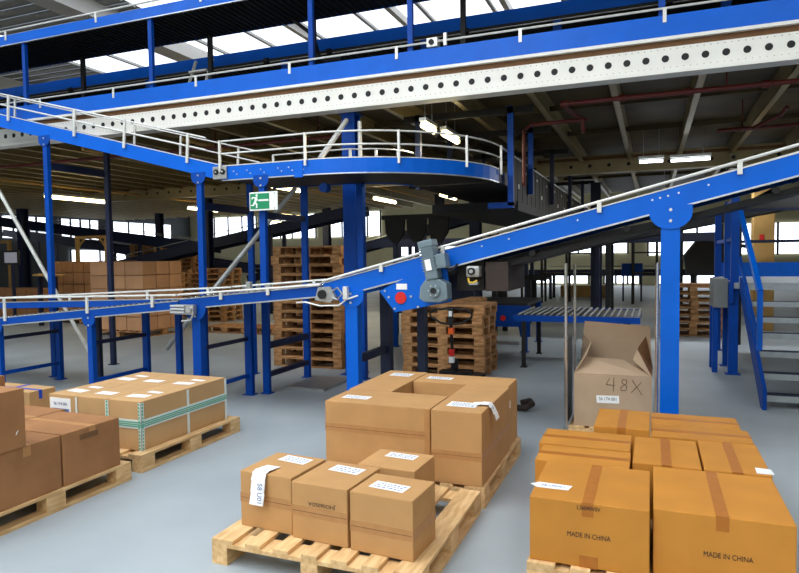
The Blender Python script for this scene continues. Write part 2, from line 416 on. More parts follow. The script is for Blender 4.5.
def lower_run(name,lab,x0,x1,zf,h,brackets,rollers,bright,near=None,rear=None,rearf=None):
    """near / rear: rail heights at x0 and x1; rearf: (bottom at x0, bottom at x1, height) of the rear side frame"""
    t=thing(name,lab,'conveyor',((x0+x1)/2,LY0,0))
    L=lambda p: (lambda x: p[0]+(p[1]-p[0])*(x-x0)/(x1-x0))
    zn=L(near) if near else (lambda x: zf(x)+h+.1)
    zr_=L(rear) if rear else (lambda x: zf(x)+h+.12)
    zb_=L(rearf) if rearf else zf
    hb=rearf[2] if rearf else h
    sloped(x0,x1,zf,h,LY0,LY0+.03).build('side_frame',bright,t)
    sloped(x0,x1,zb_,hb,LY1-.03,LY1).build('side_frame',bright,t)
    if rearf: sloped(x0,x1,zf,h-.02,LY1-.03,LY1,-.01).build('lower_frame','navy',t)
    sloped(x0,x1,zf,.014,LY0-.006,LY0+.04,-.014).build('edge_trim','alu',t)
    sloped(x0,x1,zf,.010,LY0-.003,LY0+.035,h).build('edge_trim','rail' if not rollers else 'alu',t)
    sloped(x0,x1,zb_,.012,LY1-.035,LY1+.003,hb).build('edge_trim','alu',t)
    sloped(x0,x1,zf,.02,LY0+.035,LY1-.035,h-.045 if rollers else h-.025).build('belt','rubber',t)
    for y,z in ((LY0-.02,zn),(LY1+.02,zr_)):
        MB().tube((x0,y,z(x0)),(x1,y,z(x1)),.0125,8).build('guide_rail','rail',t)
    for xb in brackets:
        MB().box(xb-.018,LY0-.03,zf(xb)+h-.04,xb+.018,LY0-.012,zn(xb)+.012).build('rail_bracket','rail',t)
        MB().box(xb-.018,LY1+.005,zb_(xb)+hb-.05,xb+.018,LY1+.025,zr_(xb)+.012).build('rail_bracket','rail',t)
    if rollers:
        r0=None;xx=x0+.06
        while xx<x1-.04:
            if r0 is None: r0=MB().tube((xx,LY0+.032,zf(xx)+h+.002),(xx,LY1-.032,zf(xx)+h+.002),.021,10).build('roller','chrome',t,smooth=False); xr=xx
            else:
                c=r0.copy();COL.objects.link(c);c.location=(xx-xr,0,zf(xx)-zf(xr))
            xx+=.082
    return t
lo1=lower_run('roller_conveyor','low blue roller conveyor at the left edge with galvanised guide rails',-10.2,-4.95,zl,.085,(-9.2,-7.72,-6.3,-5.3),True,'blue2',(1.18,1.302),(1.11,1.34),(.97,1.12,.085))
lo2=lower_run('roller_conveyor','low blue roller conveyor section between the two grey drive joints',-4.93,-3.12,zl,.10,(-4.35,-3.75),True,'blue2',(1.305,1.425),(1.345,1.47),(1.20,1.36,.08))
inc=lower_run('inclined_conveyor','bright blue inclined belt conveyor rising to the right over the cartons',-3.1,3.6,zi,.165,(-2.45,-1.82,-.42,.64,1.7),False,'blue',(zi(-3.1)+.19,zi(3.6)+.255),(zi(-3.1)+.215,zi(3.6)+.28))
# dark underside of the incline
sloped(-1.7,3.6,zi,.05,LY0+.12,LY1-.1,-.13).build('return_belt','black',inc)
for xb in (-1.0,-.2,.9,1.6): MB().tube((xb,LY0+.05,zi(xb)-.07),(xb,LY1-.05,zi(xb)-.07),.03,8).build('return_roller','black',inc)
leg(lo1,-7.9,LY0,zl(-7.9),w=.075,d=.06,disc=.1); leg(lo1,-7.9,LY1-.06,zl(-7.9)-.01,w=.075,d=.06); leg(lo1,-7.15,LY1-.06,zl(-7.15)-.01,w=.075,d=.06,m='navy'); leg(lo1,-5.75,LY1-.06,zl(-5.75)-.01,w=.075,d=.06)
leg(lo1,-6.3,LY0,zl(-6.3),w=.075,d=.06,disc=.1); leg(lo1,-6.3,LY1-.06,zl(-6.3)-.01,w=.085,d=.06)
leg(lo1,-9.5,LY0,zl(-9.5)); leg(lo1,-9.5,LY1-.1,zl(-9.5)-.01)
leg(lo2,-4.71,LY0,zl(-4.7),w=.11,disc=.14); leg(lo2,-4.66,LY1-.06,zl(-4.66)-.01,w=.1,d=.06)
for x,tt in ((-7.9,lo1),(-6.3,lo1),(-4.68,lo2)):
    for z in (.22,.68):
        B(x-.02,LY0+.06,z,x+.02,LY1-.06,z+.045).build('crossbar','navy' if z>.5 else 'blue2',tt)
leg(inc,-2.79,LY0,zi(-2.79)-.0,w=.13,disc=.14,m='blue'); leg(inc,-2.79,LY1-.1,zi(-2.79)-.01,w=.12,m='navy')
B(-2.82,LY0+.1,.62,-2.76,LY1-.1,.70).build('crossbar','navy',inc)
leg(inc,.14,LY0,zi(.14),w=.145,disc=.165,m='blue',d=.14); leg(inc,.14,LY1-.1,zi(.14)-.01,w=.12,m='blue2')
leg(inc,-2.36,LY1-.1,zi(-2.36)-.02,w=.09,m='navy')
# bolts on incline side
b=MB()
for xx in (.0,.06,.12,.2,.42,-.6,-1.2,-1.45): b.disc((xx,zi(xx)+.11),.008,LY0-.005,LY0,n=8)
b.build('bolt','alu',inc)

# drive joints
def joint(lab,x,z):
    t=thing('conveyor_joint',lab,'joint',(x,LY0-.1,z))
    B(x-.13,LY0-.09,z-.06,x+.13,LY0-.03,z+.05).build('joint_housing','galv',t,bevel=.008)
    for dz in (-.035,.0,.035): MB().tube((x-.17,LY0-.1,z+dz),(x+.02,LY0-.1,z+dz),.014,8).build('rod','alu',t)
    MB().disc((x+.08,z),.035,LY0-.11,LY0-.09).build('roller_end','alu',t)
    MB().path([(x+.12,LY0-.08,z-.05),(x+.1,LY0-.1,z-.12),(x-.02,LY0-.1,z-.13)],.012,6).build('cable','galv',t)
    return t
joint('grey drive joint on the low conveyor above its wide left leg',-4.8,1.15)
t=thing('conveyor_joint','grey joint with black roller end where the incline begins','joint',(-3.03,LY0-.1,1.3))
MB().prism([(-3.17,1.27),(-3.13,1.4),(-3.0,1.41),(-2.93,1.30),(-3.0,1.25)],LY0-.06,LY0-.02).build('joint_plate','galv',t)
MB().disc((-3.08,1.33),.045,LY0-.085,LY0-.06).build('roller_end','black',t)
MB().path([(-3.4,LY0-.03,1.24),(-3.28,LY0-.06,1.25),(-3.12,LY0-.06,1.215),(-2.9,LY0-.06,1.22),(-2.82,LY0-.05,1.28),(-2.7,LY0-.03,1.32)],.009,6).build('cable','rail',t)
MB().path([(-2.97,LY0-.06,1.36),(-2.9,LY0-.08,1.40),(-2.85,LY0-.08,1.34),(-2.9,LY0-.08,1.28),(-2.97,LY0-.06,1.3)],.01,6).build('cable','galv',t)
B(-2.85,LY0-.07,1.28,-2.8,LY0-.02,1.41).build('sensor_box','rail',t,bevel=.006)
# cross rollers mid rail
t=thing('sensor_bracket','small galvanised sensor bracket standing on the low middle conveyor','bracket',(-4.0,LY0+.1,1.3))
B(-4.12,LY0+.1,1.33,-3.82,LY0+.13,1.36).build('bracket_arm','galv',t); B(-4.1,LY0+.09,1.26,-4.05,LY0+.14,1.45).build('bracket_post','galv',t); B(-3.86,LY0+.09,1.28,-3.8,LY0+.14,1.42).build('bracket_post','galv',t)

# motor block under the incline
t=thing('drive_station','blue drive station with red disc hung under the foot of the incline','drive unit',(-2.1,LY0-.06,1.15))
MB().prism([(-2.46,1.37),(-2.30,1.165),(-1.73,1.275),(-1.78,1.6),(-2.2,1.49)],LY0-.05,LY0-.03).build('drive_plate','blue',t)
MB().disc((-2.235,1.305),.057,LY0-.062,LY0-.05).build('cover_disc','red',t)
B(-2.28,LY0-.054,1.385,-2.17,LY0-.051,1.44).build('rating_label','paper',t)
b=MB()
for x,z in ((-2.40,1.37),(-2.36,1.31),(-2.30,1.2),(-2.06,1.22),(-2.13,1.32),(-1.77,1.3),(-1.77,1.36)): b.disc((x,z),.011,LY0-.06,LY0-.05,n=8)
b.build('bolt','alu',t)
MB().prism([(-2.46,1.37),(-2.30,1.165),(-1.73,1.275),(-1.78,1.55)],LY1-.19,LY1-.16).build('drive_plate','navy',t)
MB().tube((-2.2,LY0+.0,1.32),(-2.2,LY1-.19,1.32),.09,16).build('drive_drum','black',t)
t=thing('gear_motor','grey geared motor bolted upright against the foot of the incline','motor',(-1.95,LY0-.3,1.2))
g=MB(); g.prism([(-2.0,1.31),(-1.985,1.42),(-1.93,1.49),(-1.80,1.49),(-1.73,1.45),(-1.72,1.31),(-1.80,1.275),(-1.95,1.28)],LY0-.2,LY0-.05); g.build('gearbox','motor',t,bevel=.012)
MB().disc((-1.85,1.385),.062,LY0-.22,LY0-.2).build('gearbox_flange','motor',t)
MB().disc((-1.85,1.385),.026,LY0-.235,LY0-.22).build('output_shaft','black',t)
g=MB()
for a in range(6): g.disc((-1.85+.048*math.cos(a*PI/3),1.385+.048*math.sin(a*PI/3)),.007,LY0-.227,LY0-.22,n=8)
g.build('bolt','alu',t)
MB().bar((-1.865,LY0-.14,1.485),(-1.925,LY0-.14,1.80),.125,.15,up=(0,1,0)).build('motor_body','motor',t,bevel=.02)
g=MB()
for i in range(8):
    q=i/8; g.bar((-1.88-.045*q,LY0-.14,1.57+.22*q),(-1.882-.045*q,LY0-.14,1.58+.22*q),.14,.165,up=(0,1,0))
g.build('cooling_fin','motor',t)
MB().bar((-1.92,LY0-.14,1.78),(-1.935,LY0-.14,1.845),.145,.165,up=(0,1,0)).build('fan_cowl','motor',t,bevel=.012)
MB().bar((-1.775,LY0-.14,1.59),(-1.795,LY0-.14,1.72),.10,.14,up=(0,1,0)).build('terminal_box','motor',t,bevel=.01)
MB().bar((-1.885,LY0-.2265,1.57),(-1.905,LY0-.2265,1.67),.055,.005,up=(0,1,0)).build('rating_label','paper',t)
MB().path([(-1.76,LY0-.14,1.60),(-1.72,LY0-.14,1.56),(-1.69,LY0-.1,1.58),(-1.68,LY0-.03,1.62)],.010,6).build('cable','black',t)
t=thing('drive_motor','white drive head with black hub below the incline right of the motor','drive unit',(-1.5,LY0+.05,1.38))
B(-1.60,LY0-.02,1.50,-1.47,LY0+.1,1.605).build('drive_head','galv',t,bevel=.02); MB().disc((-1.545,1.555),.035,LY0-.035,LY0-.02).build('hub','black',t)
MB().disc((-1.545,1.555),.018,LY0-.04,LY0-.035).build('hub_cap','galv',t)
MB().path([(-1.58,LY0,1.49),(-1.57,LY0-.02,1.455),(-1.53,LY0-.02,1.45),(-1.50,LY0,1.47)],.010,6).build('cable','yellow',t)
B(-1.57,LY0-.02,1.43,-1.49,LY0+.06,1.455).build('terminal_block','galv',t)
B(-1.72,LY0+.11,1.37,-1.46,LY1-.1,1.66).build('drive_casing','black',t)
B(-1.43,LY0+.05,1.37,-1.22,LY1-.1,1.64).build('chain_guard','mesh',t)

# ------------------------------------------------------------------ upper conveyor: descending part, level part, curve, run to the back
UY0,UY1=6.72,7.88
def zu(x): return 3.707-.2555*(x+9.04)
def urail_pts(kind): pass
def posts(t,pts):
    for (x,y,z0,z1) in pts: MB().box(x-.018,y-.012,z0,x+.018,y+.012,z1).build('rail_post','rail',t)
t=up1=thing('descending_conveyor','upper blue conveyor sloping down from the left to the exit sign','conveyor',(-7.5,UY0,0))
x0,x1=-11.5,-5.12
sloped(x0,x1,zu,.185,UY0,UY0+.03).build('side_frame','blue',t)
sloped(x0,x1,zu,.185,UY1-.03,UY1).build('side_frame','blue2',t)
sloped(x0,x1,zu,.012,UY0-.004,UY0+.035,.185).build('edge_trim','rail',t)
sloped(x0,x1,zu,.02,UY0+.03,UY1-.03,.01).build('underside_sheet','black',t)
sloped(x0,x1,zu,.02,UY0+.03,UY1-.03,.14).build('belt','rubber',t)
for y in (UY0-.02,UY1+.02):
    for o,r in ((.185+.31,.011),(.185+.155,.011)):
        MB().tube((x0,y,zu(x0)+o),(-5.3,y,zu(-5.3)+o),r,8).build('guard_rail','rail',t)
for xb in (-10.2,-8.85,-7.55,-6.65,-5.6):
    MB().bar((xb,UY0-.03,zu(xb)+.12),(xb+.03,UY0-.03,zu(xb)+.50),.035,.02,up=(0,1,0)).build('rail_post','rail',t)
    MB().bar((xb-.1,UY1+.03,zu(xb)+.12),(xb-.07,UY1+.03,zu(xb)+.50),.035,.02,up=(0,1,0)).build('rail_post','rail',t)
for xl_ in (-8.17,-5.45):
    o=leg(t,xl_,UY0+.005,zu(xl_)-.0,w=.08,disc=.11,d=.06); leg(t,xl_,UY1-.06,zu(xl_)-.0,w=.08,d=.06,m='navy' if xl_<-6 else 'blue2')
    B(xl_-.02,UY0+.1,zu(xl_)-.45,xl_+.02,UY1-.1,zu(xl_)-.35).build('crossbar','navy',t)
# level part + curve + run
zc=2.70; hc=.17
cx,cy_,Ro,Ri=-3.85,8.62,1.9,.67
outer=[(-5.08,UY0,zc),(-4.4,UY0,zc),(cx,UY0,zc)]+[(cx+Ro*math.sin(a),cy_-Ro*math.cos(a),zc) for a in [PI/2*i/16 for i in range(1,17)]]
inner=[(-5.08,UY1,zc),(cx,UY1,zc)]+[(cx+Ri*math.sin(a),cy_-Ri*math.cos(a),zc) for a in [PI/2*i/12 for i in range(1,13)]]
t=up2=thing('curved_conveyor','upper blue level conveyor with a wide bend turning to the back','conveyor',(-3.8,UY0,0))
MB().sweep(outer,[(0,0),(.03,0),(.03,hc),(0,hc)]).build('side_frame','blue',t)
MB().sweep(outer,[(-.004,hc),(.035,hc),(.035,hc+.012),(-.004,hc+.012)]).build('edge_trim','rail',t)
MB().sweep(outer,[(-.004,-.012),(.035,-.012),(.035,0),(-.004,0)]).build('edge_trim','alu',t)
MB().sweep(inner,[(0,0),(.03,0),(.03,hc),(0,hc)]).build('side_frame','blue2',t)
# bed: quads between outer and inner sampled at the same parameter
def bed(zo):
    m=MB(); vs=[];K=24
    pts=[((-5.08,UY0+.03),(-5.08,UY1-.03)),((-4.45,UY0+.03),(-4.45,UY1-.03))]+[((cx+(Ro-.03)*math.sin(a),cy_-(Ro-.03)*math.cos(a)),(cx+(Ri+.03)*math.sin(a),cy_-(Ri+.03)*math.cos(a))) for a in [PI/2*i/K for i in range(K+1)]]
    for i in range(len(pts)-1):
        (a,b),(c,d)=pts[i],pts[i+1]
        m.hexa([(a[0],a[1],zo),(c[0],c[1],zo),(d[0],d[1],zo),(b[0],b[1],zo),(a[0],a[1],zo+.02),(c[0],c[1],zo+.02),(d[0],d[1],zo+.02),(b[0],b[1],zo+.02)])
    return m
bed(zc+.01).build('underside_sheet','black',t); bed(zc+.12).build('belt','rubber',t)
def off(pts,o,dz,ret=True):
    out=[];P=[Vector(p) for p in pts]
    for i,p in enumerate(P):
        d=P[min(i+1,len(P)-1)]-P[max(i-1,0)]; d.normalize(); out.append(p+Vector((-d.y,d.x,0))*o+Vector((0,0,dz)))
    return out
for dz in (.31,.155):
    MB().path(off(outer,-.02,hc+dz),.011,8).build('guard_rail','rail',t)
for dz in (.31,.17):
    MB().path(off(inner,.02,hc+dz),.010,8).build('guard_rail','rail',t)
for i in (0,2,8,13,18):
    p=off(outer,-.035,0)[i]
    MB().box(p.x-.014,p.y-.012,zc+.1,p.x+.014,p.y+.012,zc+hc+.32).build('rail_post','rail',t)
for i in (0,1,5,9): 
    p=off(inner,.035,0)[i]; MB().box(p.x-.016,p.y-.012,zc+.1,p.x+.016,p.y+.012,zc+hc+.32).build('rail_post','rail',t)
b=MB()
for xx in (-4.9,-4.7,-4.5,-4.25,-4.1,-4.0,-3.95): b.disc((xx,zc+.1),.009,UY0-.005,UY0,n=8); b.disc((xx+.05,zc+.06),.009,UY0-.005,UY0,n=8)
b.build('bolt','alu',t)
B(-4.02,UY0-.012,zc-.03,-3.9,UY0-.001,zc+.165).build('splice_plate','blue',t)
leg(t,-4.5,UY0+.005,zc,w=.085,disc=.11,d=.06); leg(t,-4.55,UY1-.06,zc,w=.085,d=.06)
leg(t,-3.72,UY1+.03,zc,w=.09,m='blue2')
B(-4.54,UY0+.1,.56,-4.48,UY1-.1,.64).build('crossbar','navy',t)
B(-4.54,UY0+.1,.2,-4.48,UY1-.1,.26).build('crossbar','navy',t)
B(-4.56,UY0+.1,2.2,-4.5,UY1-.1,2.28).build('crossbar','navy',t)
MB().disc((-3.85,zc-.12),.06,UY0+.4,UY0+.5).build('roller_end','blue2',t)
# hinge joint between descending and level parts
t=thing('conveyor_joint','grey joint plate with two black rollers above the exit sign','joint',(-5.1,UY0-.05,2.7))
B(-5.2,UY0-.03,2.71,-4.99,UY0-.008,2.87).build('joint_plate','galv',t,bevel=.005)
for dx in (-.05,.05):
    MB().disc((-5.095+dx,2.80),.035,UY0-.045,UY0-.03).build('roller_end','black',t)
    MB().disc((-5.095+dx,2.80),.012,UY0-.05,UY0-.045).build('roller_axle','alu',t)
# run to the back
t=thing('overhead_conveyor','dark overhead conveyor running to the back beyond the bend','conveyor',(-2.5,12,2.6))
ox,ix=cx+Ro,cx+Ri
for xx,mm in ((ox-.03,'navy'),(ix,'navy')): B(xx,cy_+.03,zc,xx+.03,22,zc+hc).build('side_frame',mm,t)
B(ix+.03,cy_+.05,zc+.0,ox-.03,22,zc+.02).build('underside_sheet','black',t)
B(ix+.03,cy_+.05,zc+.12,ox-.03,22,zc+.14).build('belt','rubber',t)
B(ix-.1,9.7,2.38,ox+.05,22,2.52).build('cable_tray','black',t)
b=MB(); y=9.4
while y<22: b.box(ox+.0,y,zc-.25,ox+.03,y+.36,zc+.45); y+=.40
b.build('guard_panel','black',t)
MB().tube((ox+.02,cy_+.08,zc+.48),(ox+.02,22,zc+.48),.014,6).build('guard_rail','rail',t)
b=MB(); y=9.8
while y<21: b.box(ox+.031,y,zc+.02,ox+.036,y+.1,zc+.09); b.box(ox+.031,y+.6,zc+.3,ox+.036,y+.68,zc+.34); y+=1.1
b.build('reflector','rail',t)['kind']='stuff'
for y in (9.0,10.6,13.0,16.0,19.0):
    o=MB().box(ox+.04,y,zc-.3 if y<9.5 else zc,ox+.12,y+.08,3.8).build('hanger','blue2' if y<11 else 'navy',t)
    o=MB().box(ix-.12,y,zc,ix-.04,y+.08,3.8).build('hanger','navy',t)
    MB().box(ix-.3,y,3.7,ox+.4,y+.08,3.79).build('hanger_beam','black',t)
B(ox-.25,9.0,zc-.33,ox+.12,9.08,zc-.25).build('hanger_beam','blue2',t)

# diagonal braces
def brace(lab,p,q,r=.035,m='rail'):
    t=thing('diagonal_brace',lab,'brace',tuple(p if p[2]<q[2] else q))
    MB().tube(p,q,r,10).build('brace_tube',m,t)
    d=(Vector(q)-Vector(p)).normalized()*.09
    for e,s in ((Vector(p),1),(Vector(q),-1)): MB().bar(e-d*.2,e+d*s,.07,.012,up=(0,1,0)).build('brace_end',m,t)
brace('white diagonal brace leaning down to the floor at far left',(-9.7,7.0,3.05),(-8.45,7.75,.02),.03)
brace('grey diagonal brace rising behind the low conveyor to the exit sign',(-6.35,7.05,.45),(-4.62,7.75,2.68),.035,'galv')
brace('short white diagonal brace against the main column above the curved conveyor',(-3.80,6.95,2.90),(-4.0,8.12,3.62),.035)

# exit sign
t=thing('exit_sign','green and white running man exit sign on a blue post','sign',(-4.4,6.6,2.27))
sx0,sx1,sz0,sz1,sy=-4.605,-4.205,2.285,2.51,6.62
def sk(p): # slight tilt
    return p
B(sx0,sy,sz0,sx1,sy+.012,sz1).build('sign_board','signw',t,bevel=.003)
B(sx0+.012,sy-.003,sz0+.018,sx0+.285,sy-.0005,sz1-.018).build('green_field','sign',t)
w,h=sx1-sx0,sz1-sz0
def sp(pts): return [(sx0+w*a,sz0+h*b) for a,b in pts]
g=MB(); y0,y1=sy-.006,sy-.0035
g.disc((sx0+w*.27,sz0+h*.82),.0155,y0,y1,n=12)
g.prism(sp([(.21,.72),(.30,.74),(.26,.48),(.17,.44)]),y0,y1)
g.prism(sp([(.22,.74),(.10,.74),(.08,.62),(.12,.62),(.13,.68),(.2,.66)]),y0-.0002,y1)
g.prism(sp([(.28,.7),(.30,.6),(.36,.56),(.34,.52),(.27,.56),(.25,.64)]),y0-.0003,y1)
g.prism(sp([(.17,.48),(.24,.46),(.29,.36),(.29,.14),(.24,.14),(.24,.32),(.17,.42)]),y0-.0004,y1)
g.prism(sp([(.16,.46),(.21,.44),(.17,.26),(.06,.26),(.06,.32),(.13,.33)]),y0-.0005,y1)
g.build('running_figure','signw',t)
MB().prism(sp([(.36,.60),(.68,.60),(.70,.55),(.68,.50),(.36,.50),(.33,.55)]),y0,y1).build('direction_arrow','signw',t)
for dx,dz in ((.9,.1),(.9,.9)): MB().disc((sx0+w*dx,sz0+h*dz),.006,sy-.004,sy-.0005,n=8).build('screw','black',t)
B(-4.5,6.632,2.3,-4.4,6.72,2.5).build('sign_bracket','galv',t)

# ------------------------------------------------------------------ pallets
def pallet(lab,x0,y0,x1,y1,along='y',m='wood',group='loaded wooden pallets on the floor',nd=7,H_=.144):
    """boards run along `along`; nine blocks, bottom skids, three cross boards, deck boards"""
    t=thing('wooden_pallet',lab,'pallet',((x0+x1)/2,(y0+y1)/2,0),0,group)
    L,Wd=(y1-y0,x1-x0) if along=='y' else (x1-x0,y1-y0)
    def bx(u0,v0,z0,u1,v1,z1):  # u across, v along
        return B(x0+u0,y0+v0,z0,x0+u1,y0+v1,z1) if along=='y' else B(x0+v0,y0+u0,z0,x0+v1,y0+u1,z1)
    bw=.1
    for u in (0,Wd/2-bw/2,Wd-bw):
        bx(u,0,0,u+bw,L,.022).build('skid_board',m,t)
        for v in (0,L/2-.0725,L-.145): bx(u,v,.022,u+bw,v+.145,.1).build('block',m,t)
    for v in (0,L/2-.0725,L-.145): bx(0,v,.1,Wd,v+.145,.122).build('cross_board',m,t)
    ws=[.14]+[.095]*(nd-2)+[.14]; gap=(Wd-sum(ws))/(nd-1); u=0
    for i,wv in enumerate(ws):
        bx(u,0,.122,u+wv,L,H_).build('deck_board',m,t,bevel=.003); u+=wv+gap
    return t
pallet('new pallet with gaps between boards under four small tan cartons',-2.28,2.84,-1.045,4.03)
pallet('pallet under the tall hollow square of tan cartons',-2.27,4.09,-1.035,5.36)
pallet('pallet under the green-strapped tan cartons at the left',-4.98,3.87,-3.77,5.17)
pallet('pallet under the brown cartons at the left edge',-4.96,2.40,-3.74,3.73)
pallet('pallet under the front orange cartons at right',-.585,3.17,.62,4.37)
pallet('pallet under the rear orange cartons, behind the other orange ones',-.6,4.45,.62,5.25)
pallet('pallet under the tall open carton inside the chrome frame',-.70,5.87,.03,6.5,nd=5)

# stacked empty pallets: one prototype with parts, copied
def proto_pallet(name='wooden_pallet',m='woodo',Lx=1.2,Ly=.8):
    t=thing(name,'x','pallet',(0,0,0))
    for v in (0,Ly/2-.05,Ly-.1):
        B(0,v,0,Lx,v+.1,.022).build('skid_board',m,t)
        for u in (0,Lx/2-.0725,Lx-.145): B(u,v,.022,u+.145,v+.1,.1).build('block',m,t)
    for u in (0,Lx/2-.0725,Lx-.145): B(u,0,.1,u+.145,Ly,.122).build('cross_board',m,t)
    ws=[.145,.1,.145,.1,.145]; gap=(Ly-sum(ws))/4; v=0
    for wv in ws: B(0,v,.122,Lx,v+wv,.144).build('deck_board',m,t); v+=wv+gap
    return t
PP=proto_pallet(); first=[True]
# single-mesh version for the ones far away
def flat_pallet():
    b=MB()
    for v in (0,.35,.7):
        b.box(0,v,0,1.2,v+.1,.022)
        for u in (0,.5275,1.055): b.box(u,v,.022,u+.145,v+.1,.1)
    for u in (0,.5275,1.055): b.box(u,0,.1,u+.145,.8,.122)
    for v in (0,.165,.33,.52,.655): b.box(0,v,.122,1.2,v+.12,.144)
    o=b.build('wooden_pallet','woodo'); return o
def stack(n_,x,y,where,group,rz=0,far=None,z0=0,jit=.02):
    for k in range(n_):
        if far is None:
            if first[0]: c=PP; first[0]=False
            else: c=copy_tree(PP)
            c.location=(x+random.uniform(-jit,jit),y+random.uniform(-jit,jit),z0+k*.1445)
        else:
            c=far if k==0 and not far.get('used') else far.copy()
            if c is not far: COL.objects.link(c)
            else: far['used']=1
            c.location=(x+.6+random.uniform(-jit,jit),y+.4+random.uniform(-jit,jit),z0+k*.1445)
            if 'used' in c and c is not far: del c['used']
        c.rotation_euler=(0,0,rz+random.uniform(-.012,.012))
        pos='topmost' if k==n_-1 else ORD[k] if k==0 else ORD[k]+' from the floor'
        tag(c,'weathered pallet, %s %s'%(pos,where),'pallet',group)
stack(13,-5.55,8.56,'in the tall stack behind the exit-sign post','pallets in the tall stack behind the conveyor')
stack(7,-3.35,8.5,'in the stack behind the pallet truck handle','pallets stacked behind the pallet truck')
FP=flat_pallet()
stack(7,-3.75,9.6,'in the dark stack left of the pallet truck','pallets in the dark stack beside the motor',far=FP)
stack(7,.2,14.15,'in the stack right of the thick blue leg','pallets stacked beyond the right leg',far=FP)
stack(16,-18.8,19.05,'in the tallest far stack over the cartons','far tall pallet stack on the left',far=FP)
stack(15,-17.0,19.1,'in the far tall stack right of the tallest','far tall pallet stack beside the tallest',far=FP)
stack(10,-11.9,14.1,'in the dark stack right of the carton loads','dark pallet stack right of the cartons',far=FP)
stack(9,-13.6,15.2,'in the shaded stack behind the carton loads','shaded pallet stack behind the cartons',far=FP)
stack(1,-9.7,12.0,'lying left behind the low conveyor','pallets lying on the far floor',far=FP)
stack(1,-8.35,12.0,'lying right behind the low conveyor','pallets lying on the far floor',far=FP)
if 'used' in FP: del FP['used']
o=B(.45,14.2,1.013,1.25,14.8,1.06).build('wood_scrap','woodo'); tag(o,'loose boards heaped on the far right pallet stack','boards')

# ------------------------------------------------------------------ cartons
def carton(lab,x0,y0,z0,x1,y1,z1,m='card',group=None,tape=None,rz=0,side=None,tm=None,name='cardboard_box',bev=.006,ends=True):
    cxm,cym=(x0+x1)/2,(y0+y1)/2
    o=B(x0,y0,z0,x1,y1,z1).build(name,m,bevel=bev)
    tag(o,lab,'box',group)
    tm=tm or ('tapeo' if m=='cardo' else 'tape')
    e=.0012; tw=.028
    def tp(b,nm='packing_tape'): b.build(nm,tm,o)
    if tape=='y':
        b=MB().box(cxm-tw,y0-e,z1-.0002,cxm+tw,y1+e,z1+e)
        if ends: b.box(cxm-tw,y0-e,z1-.07,cxm+tw,y0+e,z1)
        tp(b)
    if tape=='x':
        b=MB().box(x0-e,cym-tw,z1-.0002,x1+e,cym+tw,z1+e)
        if ends: b.box(x1-e,cym-tw,z1-.07,x1+e,cym+tw,z1)
        tp(b)
    if side is not None:
        zt=z0+(z1-z0)*side
        b=MB(); b.box(x0-e,y0-e,zt-tw,x1+e,y0+.0005,zt+tw); b.box(x1-.0005,y0-e,zt-tw,x1+e,y1+e,zt+tw); tp(b)
        B(x0+.004,y0-e-.0006,zt-.0015,x1-.004,y0-e,zt+.0015).build('flap_seam','seam',o)
    if rz: o.rotation_euler=(0,0,rz)
    return o
def wm(o):
    return Matrix.Translation(o.location)@o.rotation_euler.to_matrix().to_4x4()
def local_build(mb,name,m,o):   # mb in carton-local coordinates
    return mb.build(name,m,o,world=False)
def sheet(o,x0,y0,x1,y1,z,rz=0,lines=True,name='shipping_label',txt=None):
    """paper label lying on the carton's top; world coordinates"""
    cx_,cy2=(x0+x1)/2,(y0+y1)/2; c,s=math.cos(rz),math.sin(rz)
    def r(px,py): return (cx_+(px-cx_)*c-(py-cy2)*s, cy2+(px-cx_)*s+(py-cy2)*c)
    pts=[r(x0,y0),r(x1,y0),r(x1,y1),r(x0,y1)]
    ol=o.location
    pts=[(a-ol.x,b-ol.y) for a,b in pts]; zz=z-ol.z
    l=MB().prism(pts,zz+.0013,zz+.0022,'z').build(name,'paper',o,world=False)
    if lines:
        b=MB(); W=x1-x0;Hh=y1-y0
        for j in range(3):
            u=x0+W*.12
            while u<x1-W*.1:
                ww=random.uniform(.006,.022)
                q=[r(u,y0+Hh*(.2+.25*j)),r(min(u+ww,x1-W*.08),y0+Hh*(.2+.25*j)),r(min(u+ww,x1-W*.08),y0+Hh*(.3+.25*j)),r(u,y0+Hh*(.3+.25*j))]
                b.prism([(a-ol.x,bb-ol.y) for a,bb in q],zz+.0023,zz+.0026,'z'); u+=ww+.008
        b.build('printed_text','inkb',l,world=False)
    return l

# -- small cartons on the front pallet
ps=.144; G='small tan cartons on the front pallet'
a=carton('small tan carton with a paper tag curling over its front, leftmost of the front row',-2.215,3.03,ps,-1.858,3.40,ps+.325,side=.52,group=G,rz=-.06)
sheet(a,-2.12,3.26,-1.92,3.36,ps+.325,rz=-.1)
ax,ay,az=a.location
prof=[]
L_=[(3.16,ps+.327),(3.10,ps+.334),(3.045,ps+.338),(3.018,ps+.328),(3.006,ps+.29),(2.998,ps+.22),(2.985,ps+.155)]
b=MB()
for i in range(len(L_)-1):
    (ya,za),(yb,zb)=L_[i],L_[i+1]
    b.hexa([(-2.115-ax,ya-ay,za-az),(-2.02-ax,ya-ay,za-az),(-2.02-ax-.004,yb-ay,zb-az),(-2.115-ax-.004,yb-ay,zb-az),
            (-2.115-ax,ya-ay+.0012,za-az+.0012),(-2.02-ax,ya-ay+.0012,za-az+.0012),(-2.02-ax-.004,yb-ay+.0012,zb-az+.0012),(-2.115-ax-.004,yb-ay+.0012,zb-az+.0012)])
tg=b.build('paper_tag','paper',a,world=False)
def ltext(o,s,size,wx,wy,wz,xd,yd,m,parent,sx=1.):
    """text placed with world point for an (almost) unrotated carton"""
    return text(s,size,(wx,wy,wz),xd,yd,m,parent,sx=sx)
text('58 U01',.042,(-2.058,2.982,ps+.225),(0,-.12,-1),(1,0,0),'inkb',tg,sx=.95)
